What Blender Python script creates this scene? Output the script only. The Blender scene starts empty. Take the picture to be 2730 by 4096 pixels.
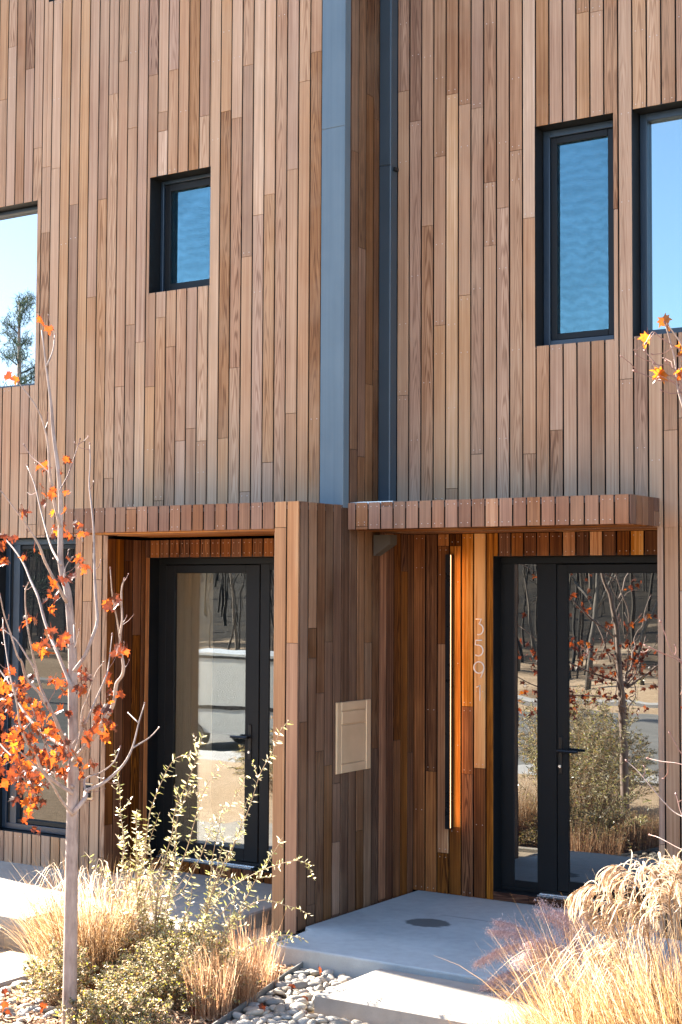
import bpy, math, random
from mathutils import Vector, Matrix, noise
D = bpy.data; SC = bpy.context.scene; COL = SC.collection
rng = random.Random(11)
PI = math.pi
MAPLE_TRUNK = [[0.057,-3.8,-0.148],[0.051,-3.793,0.024],[0.044,-3.786,0.425],[0.038,-3.78,0.762],[0.032,-3.773,0.974],[0.026,-3.766,1.22],[0.021,-3.759,1.364],[0.006,-3.752,1.581],[-0.006,-3.745,1.801],[-0.019,-3.739,1.948],[-0.043,-3.732,2.094],[-0.072,-3.725,2.242],[-0.11,-3.718,2.316],[-0.143,-3.711,2.415],[-0.151,-3.705,2.505],[-0.16,-3.698,2.618],[-0.168,-3.691,2.761],[-0.199,-3.684,2.952],[-0.245,-3.677,3.147],[-0.272,-3.67,3.31],[-0.299,-3.664,3.423],[-0.329,-3.657,3.542],[-0.376,-3.65,3.763]]
MAPLE_BRANCHES = [[0.006,0.003,[[-0.19,-3.8,3.513],[-0.188,-3.75,3.615],[-0.225,-3.7,3.716]]],[0.011,0.003,[[-0.063,-3.8,2.603],[-0.064,-3.843,2.718],[-0.046,-3.886,2.808],[-0.027,-3.929,2.91],[-0.002,-3.971,3.047],[-0.0,-4.014,3.165],[-0.024,-4.057,3.266],[-0.104,-4.1,3.383]]],[0.009,0.003,[[-0.053,-3.8,2.394],[-0.198,-3.72,2.481],[-0.322,-3.64,2.586],[-0.45,-3.56,2.723],[-0.582,-3.48,2.882],[-0.728,-3.4,3.007]]],[0.012,0.004,[[-0.006,-3.8,2.186],[-0.003,-3.883,2.286],[-0.01,-3.967,2.401],[0.019,-4.05,2.494],[0.001,-4.133,2.606],[-0.001,-4.217,2.686],[-0.026,-4.3,2.783]]],[0.013,0.003,[[0.054,-3.8,1.806],[0.101,-3.765,1.892],[0.126,-3.73,2.002],[0.126,-3.695,2.089],[0.077,-3.66,2.243],[0.032,-3.625,2.43],[-0.006,-3.59,2.602],[-0.062,-3.555,2.763],[-0.109,-3.52,2.863],[-0.136,-3.485,2.997],[-0.174,-3.45,3.105]]],[0.017,0.004,[[0.06,-3.8,1.319],[0.151,-3.831,1.385],[0.256,-3.862,1.458],[0.34,-3.892,1.536],[0.431,-3.923,1.612],[0.489,-3.954,1.686],[0.528,-3.985,1.767],[0.592,-4.015,1.812],[0.627,-4.046,1.868],[0.63,-4.077,1.972],[0.659,-4.108,2.041],[0.695,-4.138,2.11],[0.715,-4.169,2.245],[0.759,-4.2,2.312]]],[0.006,0.003,[[0.386,-3.8,1.987],[0.477,-3.927,2.091],[0.554,-4.053,2.211],[0.647,-4.18,2.367]]],[0.016,0.004,[[0.062,-3.8,1.031],[0.091,-3.737,1.112],[0.042,-3.675,1.139],[0.074,-3.612,1.163],[0.106,-3.55,1.204],[0.148,-3.487,1.274],[0.16,-3.425,1.366],[0.149,-3.362,1.496],[0.139,-3.3,1.604]]],[0.006,0.003,[[0.489,-3.8,1.417],[0.413,-3.575,1.449],[0.29,-3.35,1.48]]],[0.005,0.002,[[0.518,-3.8,1.552],[0.102,-3.4,1.556]]],[0.008,0.003,[[0.153,-3.8,1.16],[0.1,-3.75,1.216],[0.171,-3.7,1.252],[0.222,-3.65,1.309],[0.221,-3.6,1.385]]],[0.009,0.003,[[0.056,-3.8,1.405],[0.095,-3.75,1.513],[0.124,-3.7,1.643],[0.156,-3.65,1.78],[0.128,-3.6,1.836],[0.107,-3.55,2.004]]],[0.009,0.003,[[0.057,-3.8,1.337],[0.14,-3.84,1.45],[0.193,-3.88,1.598],[0.266,-3.92,1.675],[0.357,-3.96,1.808],[0.448,-4.0,1.875]]],[0.013,0.004,[[0.047,-3.8,1.705],[-0.107,-3.744,1.872],[-0.213,-3.689,1.957],[-0.329,-3.633,2.066],[-0.44,-3.578,2.21],[-0.561,-3.522,2.311],[-0.671,-3.467,2.407],[-0.818,-3.411,2.505],[-0.99,-3.356,2.598],[-1.18,-3.3,2.689]]],[0.008,0.003,[[-0.18,-3.8,1.668],[-0.171,-3.87,1.837],[-0.141,-3.94,1.965],[-0.105,-4.01,2.097],[-0.048,-4.08,2.242],[0.044,-4.15,2.292]]],[0.015,0.004,[[0.057,-3.8,1.351],[0.036,-3.855,1.445],[0.057,-3.909,1.494],[0.058,-3.964,1.584],[0.041,-4.018,1.657],[0.054,-4.073,1.71],[0.018,-4.127,1.782],[0.038,-4.182,1.87],[0.057,-4.236,1.907],[0.056,-4.291,2.034],[0.066,-4.345,2.125],[0.09,-4.4,2.229]]],[0.01,0.003,[[-0.098,-3.8,1.565],[-0.161,-3.82,1.688],[-0.206,-3.84,1.812],[-0.249,-3.86,1.886],[-0.312,-3.88,1.974],[-0.397,-3.9,2.033]]],[0.015,0.004,[[0.057,-3.8,1.364],[-0.136,-3.757,1.414],[-0.281,-3.714,1.461],[-0.428,-3.671,1.532],[-0.536,-3.629,1.601],[-0.646,-3.586,1.696],[-0.778,-3.543,1.774],[-0.952,-3.5,1.905]]],[0.006,0.003,[[-0.414,-3.8,1.698],[-0.537,-3.717,1.835],[-0.658,-3.633,1.983],[-0.755,-3.55,2.082]]],[0.014,0.004,[[0.059,-3.8,1.14],[-0.023,-3.871,1.212],[-0.043,-3.943,1.282],[-0.016,-4.014,1.369],[-0.004,-4.086,1.425],[0.006,-4.157,1.537],[0.055,-4.229,1.649],[0.07,-4.3,1.81]]],[0.007,0.003,[[-0.057,-3.8,1.192],[-0.058,-3.867,1.353],[-0.067,-3.933,1.482],[-0.065,-4.0,1.63]]],[0.012,0.004,[[0.062,-3.8,1.022],[0.044,-3.887,1.125],[0.077,-3.975,1.201],[0.046,-4.062,1.306],[-0.036,-4.15,1.415]]],[0.012,0.004,[[0.059,-3.8,1.174],[-0.102,-3.733,1.224],[-0.301,-3.667,1.232],[-0.504,-3.6,1.24],[-0.694,-3.533,1.28],[-0.889,-3.467,1.366],[-1.09,-3.4,1.502]]],[0.006,0.003,[[0.018,-3.8,2.144],[-0.057,-3.767,2.269],[-0.084,-3.733,2.381],[-0.063,-3.7,2.437]]],[0.005,0.002,[[0.049,-3.8,2.062],[0.105,-3.85,1.941],[0.181,-3.9,2.039]]],[0.004,0.002,[[-0.071,-3.8,2.812],[-0.075,-3.733,2.901],[-0.086,-3.667,3.02],[-0.112,-3.6,3.116]]],[0.004,0.002,[[-0.139,-3.8,2.899],[-0.248,-3.767,2.962],[-0.352,-3.733,3.012],[-0.454,-3.7,3.092]]]]
MAPLE_LEAVES = [[0.121,-4.159,3.688],[0.163,-4.165,3.623],[0.244,-4.228,3.621],[-0.168,-4.106,3.419],[-0.293,-3.964,3.457],[-0.72,-3.509,3.512],[-0.284,-3.704,2.965],[-0.442,-3.603,2.965],[-0.302,-3.703,2.918],[-0.376,-3.593,2.961],[0.098,-3.923,2.96],[0.199,-4.035,2.949],[-0.004,-3.778,2.968],[0.063,-3.84,2.966],[-0.147,-3.712,2.919],[0.062,-3.995,2.797],[0.086,-4.028,2.763],[0.031,-4.017,2.767],[0.051,-4.07,2.81],[-0.019,-3.911,2.798],[-0.189,-3.793,2.727],[-0.319,-3.668,2.752],[-0.272,-3.659,2.78],[-0.485,-3.276,2.825],[-0.491,-3.282,2.839],[-0.37,-3.438,2.829],[-0.006,-4.147,2.665],[0.118,-4.236,2.666],[-0.074,-4.05,2.672],[0.061,-4.215,2.652],[-0.429,-3.473,2.706],[-0.551,-3.325,2.717],[0.362,-4.218,2.661],[-0.92,-3.287,2.569],[-0.888,-3.358,2.56],[-0.204,-4.089,2.537],[-0.297,-3.991,2.507],[-0.163,-4.129,2.538],[-0.341,-3.981,2.491],[-0.355,-3.967,2.499],[-0.299,-4.093,2.521],[-0.51,-3.385,2.627],[-0.371,-3.513,2.59],[-0.48,-3.342,2.63],[-0.514,-3.372,2.571],[-0.464,-3.437,2.624],[-0.396,-3.5,2.617],[-0.379,-3.31,2.629],[-0.141,-3.533,2.622],[-0.377,-3.311,2.634],[-0.217,-3.503,2.624],[-0.367,-3.364,2.647],[-0.156,-3.543,2.621],[-0.253,-3.516,2.557],[-0.448,-3.333,2.588],[-0.338,-3.495,2.569],[-0.092,-3.596,2.553],[0.071,-3.776,2.564],[0.008,-3.665,2.568],[-0.803,-3.511,2.407],[-0.705,-3.596,2.418],[-0.706,-3.578,2.424],[-0.334,-3.829,2.43],[-0.467,-3.672,2.434],[0.046,-4.117,2.476],[-0.264,-3.747,2.453],[0.522,-4.284,2.404],[0.413,-4.165,2.416],[0.565,-4.314,2.36],[0.52,-4.275,2.377],[0.362,-4.186,2.409],[0.478,-4.226,2.396],[0.248,-3.94,2.353],[0.193,-3.872,2.307],[0.137,-3.807,2.382],[0.188,-3.883,2.355],[-0.17,-3.479,2.352],[-0.193,-3.406,2.371],[0.002,-3.913,2.285],[0.041,-3.98,2.308],[0.045,-3.957,2.283],[-0.053,-3.862,2.31],[0.125,-3.99,2.305],[0.08,-3.93,2.305],[0.291,-4.105,2.312],[0.138,-3.917,2.322],[-0.366,-3.513,2.221],[-0.499,-3.428,2.216],[-0.27,-3.625,2.271],[-0.443,-3.474,2.243],[-0.243,-3.61,2.212],[-0.257,-3.618,2.197],[-0.26,-3.673,2.138],[-0.434,-3.536,2.179],[-0.384,-3.555,2.137],[-0.187,-3.748,2.135],[-0.33,-3.585,2.13],[-0.476,-3.686,2.025],[-0.504,-3.602,2.057],[-0.354,-3.691,2.072],[-0.345,-3.774,2.061],[-0.478,-3.622,2.015],[-0.333,-3.779,2.082],[-0.339,-3.797,2.02],[-0.398,-3.705,2.1],[-0.838,-3.471,1.992],[-0.871,-3.433,2.008],[-1.035,-3.27,2.001],[0.482,-3.97,2.164],[0.406,-3.935,2.176],[0.465,-3.979,2.167],[0.507,-4.025,2.168],[0.76,-4.257,2.218],[0.727,-4.212,2.184],[-0.043,-3.969,1.989],[0.029,-4.042,1.927],[-0.154,-3.818,1.938],[-0.12,-3.845,1.923],[-0.053,-3.915,1.957],[-0.036,-4.004,1.936],[-0.045,-3.879,2.019],[0.05,-3.957,1.973],[-0.033,-3.907,1.981],[-0.107,-3.829,1.912],[-0.162,-3.833,1.897],[-0.091,-3.897,1.942],[0.268,-4.103,2.002],[0.266,-4.096,1.996],[0.139,-3.963,2.01],[0.184,-4.009,1.995],[0.061,-3.94,1.985],[0.144,-4.006,1.967],[0.142,-4.034,1.974],[0.297,-4.16,1.967],[0.166,-4.01,2.018],[0.252,-4.187,2.016],[0.227,-4.159,2.012],[0.17,-4.133,2.012],[0.801,-4.301,1.952],[0.734,-4.192,1.961],[0.753,-4.242,1.938],[0.696,-4.153,1.943],[0.187,-3.538,1.91],[0.151,-3.629,1.768],[0.027,-3.447,1.74],[0.102,-3.573,1.732],[-0.226,-3.675,1.77],[-0.1,-3.817,1.751],[-0.305,-3.604,1.739],[-0.089,-3.803,1.75],[-0.823,-3.432,1.75],[-0.961,-3.269,1.755],[-0.871,-3.401,1.753],[0.44,-3.929,1.702],[0.281,-3.754,1.689],[0.465,-3.921,1.713],[0.648,-4.095,1.719],[-0.054,-3.694,1.773],[-0.133,-3.66,1.77],[-0.238,-3.592,1.713],[-0.158,-3.696,1.726],[-0.259,-3.509,1.71],[-0.109,-3.724,1.833],[-0.323,-3.359,1.802],[-0.137,-3.529,1.775],[-0.279,-3.432,1.771],[-0.34,-3.36,1.741],[-0.156,-3.525,1.789],[-0.245,-3.424,1.759],[0.451,-4.148,1.813],[0.489,-4.189,1.84],[0.466,-4.184,1.773],[0.375,-4.037,1.794],[-0.087,-3.715,1.688],[-0.201,-3.631,1.649],[-0.192,-3.614,1.66],[-0.145,-3.693,1.665],[-0.229,-3.55,1.662],[0.197,-3.889,1.706],[0.111,-3.789,1.719],[0.155,-3.875,1.715],[0.12,-3.849,1.724],[0.153,-3.83,1.708],[0.206,-4.22,1.653],[0.093,-4.136,1.64],[0.111,-4.126,1.632],[-0.017,-4.064,1.648],[0.133,-4.16,1.634],[0.036,-4.082,1.644],[-0.165,-4.021,1.693],[-0.032,-4.199,1.738],[0.039,-4.221,1.735],[0.059,-4.214,1.745],[-0.048,-4.088,1.714],[0.22,-3.789,1.589],[0.233,-3.79,1.608],[0.107,-3.673,1.552],[0.25,-3.803,1.61],[0.173,-3.699,1.588],[0.235,-3.799,1.604],[0.677,-4.276,1.646],[0.633,-4.148,1.684],[0.596,-4.122,1.614],[0.781,-4.343,1.671],[0.573,-4.121,1.566],[0.46,-3.992,1.57],[0.44,-3.978,1.548],[0.612,-4.111,1.558],[0.581,-4.065,1.542],[0.482,-4.002,1.538],[0.628,-4.126,1.55],[0.467,-3.959,1.55],[0.305,-3.816,1.456],[0.282,-3.773,1.473],[0.36,-3.861,1.45],[0.254,-3.771,1.453],[0.334,-3.855,1.474],[-0.237,-3.281,1.521],[-0.101,-3.437,1.503],[-0.089,-3.434,1.494],[-0.067,-3.44,1.488],[0.074,-3.863,1.579],[0.087,-3.87,1.581],[0.051,-3.831,1.568],[0.753,-4.388,1.567],[0.628,-4.335,1.579],[0.615,-4.294,1.499],[0.539,-4.213,1.521],[0.506,-4.121,1.341],[0.279,-3.905,1.32],[0.339,-4.01,1.324],[0.438,-4.06,1.348],[0.042,-3.59,1.275],[-0.028,-3.547,1.273],[0.279,-3.988,1.345],[0.283,-4.002,1.323],[0.197,-3.899,1.306],[-0.025,-3.643,1.213],[-0.057,-3.624,1.206],[-0.66,-3.341,1.567],[-0.617,-3.381,1.654],[-0.898,-3.341,1.595],[-0.894,-3.33,1.662],[-0.603,-3.543,1.606],[-0.67,-3.391,1.692],[-0.692,-3.437,1.609],[-0.635,-3.451,1.679],[-0.73,-3.522,1.596],[-0.741,-3.384,1.643],[-0.753,-3.374,1.695],[-0.674,-3.466,1.616],[-0.725,-3.417,1.557],[-0.875,-3.366,1.753],[-0.756,-3.329,1.769],[-0.707,-3.43,1.689],[-0.794,-3.336,1.725],[-0.649,-3.491,1.723],[-0.77,-3.397,1.66],[-0.803,-3.323,1.622],[-0.552,-3.541,1.685],[-0.569,-3.515,1.731],[-0.664,-3.414,1.733],[-0.6,-3.537,1.634],[-0.318,-3.947,1.663],[-0.39,-3.854,1.608],[-0.291,-3.955,1.599],[-0.239,-3.998,1.637],[-0.443,-3.863,1.586],[-0.557,-3.781,1.613],[-0.32,-3.973,1.551],[-0.456,-3.794,1.566],[-0.51,-3.79,1.523],[-0.338,-3.941,1.581],[-0.324,-3.984,1.601],[-0.408,-3.792,1.639],[-0.392,-3.803,1.648],[-0.466,-3.805,1.631],[-0.257,-3.966,1.616],[-0.423,-3.794,1.544],[-0.456,-3.913,1.608],[-0.446,-3.847,1.603],[-0.345,-3.905,1.593],[-0.434,-3.932,1.631],[-0.188,-3.963,1.644],[-0.457,-3.77,1.687],[-0.402,-3.871,1.634],[-0.343,-3.956,1.65],[-0.572,-3.506,1.524],[-0.418,-3.557,1.5],[-0.729,-3.381,1.512],[-0.657,-3.385,1.543],[-0.741,-3.361,1.524],[-0.533,-3.436,1.514],[-0.63,-3.367,1.45],[-0.582,-3.534,1.447],[-0.316,-3.54,1.555],[-0.473,-3.572,1.578],[-0.548,-3.468,1.429],[-0.551,-3.538,1.527],[-0.726,-3.383,1.451],[-0.753,-3.36,1.484],[-0.712,-3.386,1.594],[-0.557,-3.553,1.518],[-0.758,-3.363,1.581],[-0.506,-3.462,1.552],[-0.527,-3.49,1.525],[-0.718,-3.433,1.529],[-0.461,-3.537,1.471],[-0.582,-3.503,1.495],[-0.566,-3.539,1.562],[-0.656,-3.507,1.498],[-0.126,-4.153,1.462],[-0.251,-3.948,1.482],[0.011,-4.153,1.417],[-0.264,-3.975,1.467],[-0.034,-4.149,1.518],[-0.125,-4.072,1.532],[-0.2,-4.023,1.439],[-0.165,-4.048,1.464],[-0.087,-3.989,1.485],[-0.05,-4.075,1.51],[-0.202,-3.978,1.494],[-0.093,-4.038,1.43],[-0.184,-4.0,1.492],[-0.182,-3.998,1.487],[-0.28,-3.927,1.386],[-0.079,-4.042,1.483],[0.111,-4.155,1.515],[-0.174,-3.969,1.436],[-0.228,-3.94,1.527],[-0.123,-4.009,1.567],[-0.203,-3.99,1.396],[0.004,-4.156,1.51],[0.131,-4.082,1.492],[0.032,-4.032,1.561],[0.19,-4.072,1.505],[-0.028,-3.88,1.545],[0.013,-3.909,1.487],[-0.129,-3.884,1.518],[0.093,-3.972,1.45],[0.069,-4.029,1.489],[-0.021,-3.972,1.56],[-0.094,-3.928,1.592],[-0.04,-3.93,1.451],[0.076,-3.968,1.552],[0.072,-4.018,1.573],[-0.096,-3.893,1.545],[-0.021,-3.95,1.493],[-0.238,-3.87,1.589],[-0.067,-3.939,1.493],[-0.033,-4.0,1.526],[0.049,-3.906,1.598],[0.084,-4.035,1.63],[0.162,-4.072,1.55],[0.049,-4.034,1.53],[-0.071,-3.757,1.39],[-0.116,-3.722,1.422],[-0.129,-3.761,1.414],[-0.179,-3.711,1.384],[-0.176,-3.739,1.429],[-0.095,-3.814,1.453],[-0.245,-3.64,1.436],[-0.042,-3.773,1.389],[-0.235,-3.689,1.46],[-0.182,-3.79,1.457],[-0.107,-3.692,1.415],[-0.047,-3.806,1.42],[-0.239,-3.654,1.411],[-0.179,-3.628,1.357],[-0.252,-3.647,1.486],[-0.127,-3.722,1.424],[-0.202,-3.67,1.367],[-0.063,-3.803,1.451],[-0.127,-3.647,1.382],[-0.027,-3.811,1.417],[-0.13,-3.706,1.415],[-0.152,-3.681,1.428],[-0.166,-3.732,1.367],[-0.065,-3.724,1.353],[-1.064,-3.33,1.353],[-0.997,-3.249,1.28],[-1.028,-3.286,1.357],[-0.985,-3.332,1.232],[-0.91,-3.264,1.266],[-0.888,-3.471,1.336],[-0.965,-3.354,1.264],[-0.857,-3.351,1.344],[-1.003,-3.348,1.298],[-1.015,-3.28,1.259],[-0.89,-3.422,1.244],[-0.818,-3.386,1.307],[-1.032,-3.311,1.212],[-0.946,-3.309,1.254],[-0.829,-3.459,1.3],[-0.978,-3.294,1.356],[-0.731,-3.452,1.29],[-0.861,-3.432,1.32],[-0.993,-3.296,1.297],[-0.919,-3.306,1.259],[-0.097,-4.034,1.307],[-0.096,-3.938,1.501],[0.035,-4.06,1.383],[-0.051,-4.075,1.298],[-0.003,-4.063,1.419],[-0.136,-4.054,1.473],[0.043,-4.084,1.442],[-0.021,-4.053,1.374],[-0.047,-4.052,1.443],[-0.245,-4.051,1.328],[-0.117,-3.955,1.433],[-0.031,-4.017,1.399],[-0.167,-4.02,1.409],[-0.083,-4.074,1.338],[-0.105,-4.095,1.452],[-0.151,-3.932,1.497],[0.111,-4.13,1.4],[-0.064,-3.983,1.344],[-0.025,-3.967,1.329],[0.151,-4.119,1.443],[-0.011,-4.104,1.484],[-0.107,-3.968,1.445],[0.099,-4.137,1.46],[0.064,-4.141,1.45],[-0.465,-3.493,1.222],[-0.461,-3.511,1.296],[-0.502,-3.408,1.235],[-0.651,-3.372,1.293],[-0.47,-3.435,1.248],[-0.55,-3.534,1.152],[-0.426,-3.425,1.279],[-0.389,-3.506,1.287],[-0.676,-3.39,1.206],[-0.621,-3.427,1.313],[-0.566,-3.388,1.272],[-0.47,-3.556,1.276],[-0.502,-3.5,1.282],[-0.479,-3.532,1.274],[-0.513,-3.389,1.227],[-0.407,-3.555,1.231],[-0.513,-3.542,1.315],[-0.402,-3.559,1.278],[-0.297,-3.567,1.23],[-0.455,-3.516,1.299],[-0.361,-3.498,1.215],[-0.413,-3.452,1.295],[-0.602,-3.448,1.233],[-0.373,-3.544,1.279],[-0.419,-3.436,1.26],[-0.442,-3.534,1.265],[-0.502,-3.442,1.293],[-0.434,-3.574,1.269],[0.363,-4.235,1.406],[0.386,-4.319,1.417],[0.27,-4.198,1.349],[0.246,-4.169,1.361],[0.502,-4.333,1.427],[0.378,-4.194,1.345],[0.375,-4.305,1.373],[0.283,-4.178,1.352],[0.498,-4.334,1.406],[0.201,-4.119,1.313],[0.416,-4.243,1.376],[0.434,-4.255,1.414],[0.354,-4.142,1.382],[0.376,-4.194,1.465],[0.342,-4.195,1.415],[0.381,-4.142,1.405],[0.369,-4.257,1.418],[0.252,-4.198,1.321],[0.483,-4.333,1.444],[0.228,-4.125,1.354],[-0.688,-3.552,1.178],[-0.613,-3.68,1.254],[-0.571,-3.719,1.209],[-0.721,-3.528,1.307],[-0.755,-3.528,1.229],[-0.508,-3.64,1.341],[-0.352,-3.744,1.195],[-0.627,-3.573,1.27],[-0.587,-3.652,1.286],[-0.627,-3.633,1.054],[-0.39,-3.761,1.269],[-0.626,-3.53,1.185],[-0.563,-3.561,1.188],[-0.487,-3.716,1.213],[-0.465,-3.632,1.223],[-0.518,-3.646,1.18],[-0.491,-3.712,1.286],[-0.525,-3.585,1.291],[-0.559,-3.676,1.188],[-0.612,-3.65,1.352],[-0.642,-3.648,1.214],[-0.625,-3.57,1.221],[-0.329,-3.724,1.226],[-0.321,-3.749,1.226],[-0.251,-3.749,1.184],[-0.245,-3.851,1.247],[-0.236,-3.794,1.122],[-0.241,-3.832,1.26],[-0.195,-3.758,1.242],[-0.304,-3.858,1.282],[-0.355,-3.774,1.126],[-0.239,-3.84,1.28],[-0.278,-3.727,1.146],[-0.405,-3.733,1.196],[-0.273,-3.797,1.178],[-0.255,-3.932,1.21],[-0.225,-3.816,1.224],[-0.214,-3.814,1.203],[-0.145,-3.905,1.233],[-0.181,-3.817,1.286],[-0.386,-3.825,1.208],[-0.27,-3.878,1.198],[-0.175,-3.92,1.183],[-0.462,-3.727,1.166],[-0.316,-3.727,1.164],[-0.144,-3.893,1.233],[-0.598,-3.4,1.06],[-0.495,-3.485,1.098],[-0.444,-3.484,1.11],[-0.593,-3.462,1.094],[-0.476,-3.588,1.173],[-0.385,-3.58,1.12],[-0.492,-3.407,1.164],[-0.657,-3.398,1.062],[-0.512,-3.458,1.195],[-0.378,-3.56,1.142],[-0.641,-3.402,1.118],[-0.404,-3.585,1.047],[-0.484,-3.487,1.16],[-0.509,-3.483,1.135],[-0.405,-3.6,1.17],[-0.434,-3.58,1.16],[-0.467,-3.51,1.085],[-0.431,-3.569,1.129],[-0.443,-3.578,1.166],[-0.417,-3.539,1.181],[-0.833,-3.382,1.069],[-0.881,-3.31,0.971],[-0.818,-3.335,1.049],[-0.853,-3.38,1.062],[-0.778,-3.361,1.029],[-0.75,-3.359,1.09],[-0.753,-3.362,1.055],[-0.939,-3.271,1.075],[-0.945,-3.262,1.108],[-0.871,-3.281,1.056],[-0.767,-3.492,1.09],[-0.678,-3.409,1.047],[-0.676,-3.367,1.083],[-0.882,-3.368,1.088],[-0.452,-3.55,1.04],[-0.442,-3.611,1.037],[-0.405,-3.606,1.002],[-0.584,-3.551,1.074],[-0.444,-3.564,1.04],[-0.473,-3.552,1.022],[-0.436,-3.596,1.087],[-0.455,-3.57,1.035],[-0.418,-3.624,1.049],[-0.418,-3.639,1.069],[-0.561,-3.471,1.031],[-0.424,-3.536,1.018],[-0.6,-3.452,0.997],[-0.513,-3.572,1.016],[-0.004,-4.072,1.048],[0.135,-4.179,1.126],[0.03,-4.139,1.027],[-0.013,-4.063,1.067],[0.046,-4.136,1.071],[0.104,-4.163,1.064],[0.113,-4.209,1.083],[0.11,-4.159,1.11],[0.1,-4.179,1.094],[-0.047,-4.043,1.036],[-0.509,-3.811,1.69],[-0.387,-3.91,1.682],[-0.27,-3.985,1.728],[-0.433,-3.862,1.704],[-0.456,-3.822,1.747],[-0.483,-3.799,1.694],[-0.388,-3.911,1.729],[-0.47,-3.792,1.72],[-0.339,-3.869,1.682],[-0.345,-3.903,1.706],[-0.539,-3.795,1.742],[-0.451,-3.811,1.676],[-0.304,-3.939,1.677],[-0.445,-3.869,1.736],[-0.605,-3.378,0.808],[-0.462,-3.555,0.866],[-0.577,-3.423,0.811],[-0.027,-3.75,1.219],[0.037,-3.841,1.251],[0.019,-3.787,1.257],[0.04,-3.834,1.221],[0.059,-3.913,1.253],[0.085,-3.889,1.275],[0.067,-3.904,1.266],[-0.097,-3.715,1.225],[-0.119,-3.71,1.228],[-0.052,-3.761,1.232],[-0.154,-4.211,1.485],[0.066,-4.327,1.571],[-0.178,-4.201,1.536],[-0.063,-4.353,1.524],[-0.045,-4.359,1.547],[-0.246,-4.19,1.614],[-0.115,-4.216,1.539],[-0.229,-4.177,1.546],[-0.156,-4.217,1.524],[-0.106,-4.219,1.564],[-0.134,-4.135,1.446],[-0.135,-4.147,1.524],[-0.182,-4.195,1.531],[-0.041,-4.355,1.549],[-0.078,-4.257,1.473],[-0.148,-4.278,1.548],[0.019,-4.365,1.61],[-0.113,-4.248,1.544],[0.03,-4.297,1.579],[-0.125,-4.201,1.543],[-0.782,-3.564,1.225],[-0.773,-3.583,1.236],[-0.872,-3.493,1.236],[-0.784,-3.611,1.31],[-0.789,-3.626,1.252],[-0.818,-3.563,1.249],[-0.76,-3.539,1.194],[-0.766,-3.537,1.172],[-0.913,-3.495,1.231],[-0.73,-3.675,1.284],[-0.884,-3.504,1.25],[-0.853,-3.586,1.25],[-0.925,-3.481,1.167],[-0.919,-3.527,1.237],[-0.795,-3.559,1.236],[-0.697,-3.637,1.278],[-0.798,-3.556,1.172],[-0.745,-3.62,1.231],[-0.825,-3.623,1.249],[-0.884,-3.505,1.165]]
RIGHT_BRANCHES = [[0.008,0.003,[[3.618,-3.7,2.549],[3.576,-3.7,2.875],[3.51,-3.7,3.081],[3.49,-3.7,3.155],[3.488,-3.7,3.187],[3.481,-3.7,3.258],[3.461,-3.7,3.347],[3.446,-3.7,3.402],[3.433,-3.7,3.443]]],[0.007,0.003,[[3.631,-3.7,2.872],[3.587,-3.725,3.197],[3.53,-3.75,3.328],[3.502,-3.775,3.381],[3.486,-3.8,3.413]]],[0.004,0.002,[[3.489,-3.7,3.158],[3.412,-3.7,3.188],[3.344,-3.7,3.218],[3.291,-3.7,3.241]]],[0.004,0.002,[[3.488,-3.7,3.184],[3.444,-3.688,3.21],[3.403,-3.675,3.246],[3.361,-3.662,3.289],[3.322,-3.65,3.334]]],[0.004,0.002,[[3.567,-3.7,3.235],[3.519,-3.72,3.308],[3.478,-3.74,3.337],[3.432,-3.76,3.373],[3.408,-3.78,3.394],[3.384,-3.8,3.344]]],[0.005,0.002,[[3.597,-3.7,1.268],[3.49,-3.68,1.292],[3.427,-3.66,1.32],[3.336,-3.64,1.402],[3.272,-3.62,1.459],[3.205,-3.6,1.504]]],[0.003,0.002,[[3.587,-3.7,1.469],[3.487,-3.667,1.513],[3.383,-3.633,1.516],[3.306,-3.6,1.522]]],[0.003,0.002,[[3.566,-3.7,1.499],[3.499,-3.7,1.56],[3.445,-3.7,1.648]]],[0.003,0.002,[[3.531,-3.7,1.273],[3.479,-3.65,1.29],[3.434,-3.6,1.372]]],[0.004,0.002,[[3.601,-3.7,1.799],[3.502,-3.7,1.957],[3.455,-3.7,2.003],[3.407,-3.7,2.129]]],[0.003,0.002,[[3.568,-3.7,1.862],[3.492,-3.7,1.959],[3.401,-3.7,1.996],[3.336,-3.7,2.024]]],[0.003,0.002,[[3.574,-3.7,1.139],[3.472,-3.633,1.141],[3.345,-3.567,1.171],[3.271,-3.5,1.17]]],[0.003,0.002,[[3.482,-3.7,3.219],[3.465,-3.7,3.24],[3.44,-3.7,3.272]]]]
RIGHT_LEAVES = [[3.437,-3.7,3.443],[3.348,-3.7,3.372],[3.398,-3.7,3.214],[3.408,-3.7,3.218],[3.505,-3.7,3.221],[3.508,-3.7,3.206],[3.517,-3.7,3.315],[3.545,-3.7,3.258],[3.507,-3.7,1.838],[3.523,-3.7,1.753]]
RIGHT_TRUNK = [[3.644,-3.7,0.332],[3.644,-3.7,0.957],[3.641,-3.7,1.589],[3.637,-3.7,2.227],[3.625,-3.7,2.764],[3.612,-3.7,3.199],[3.594,-3.7,3.747]]
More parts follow.
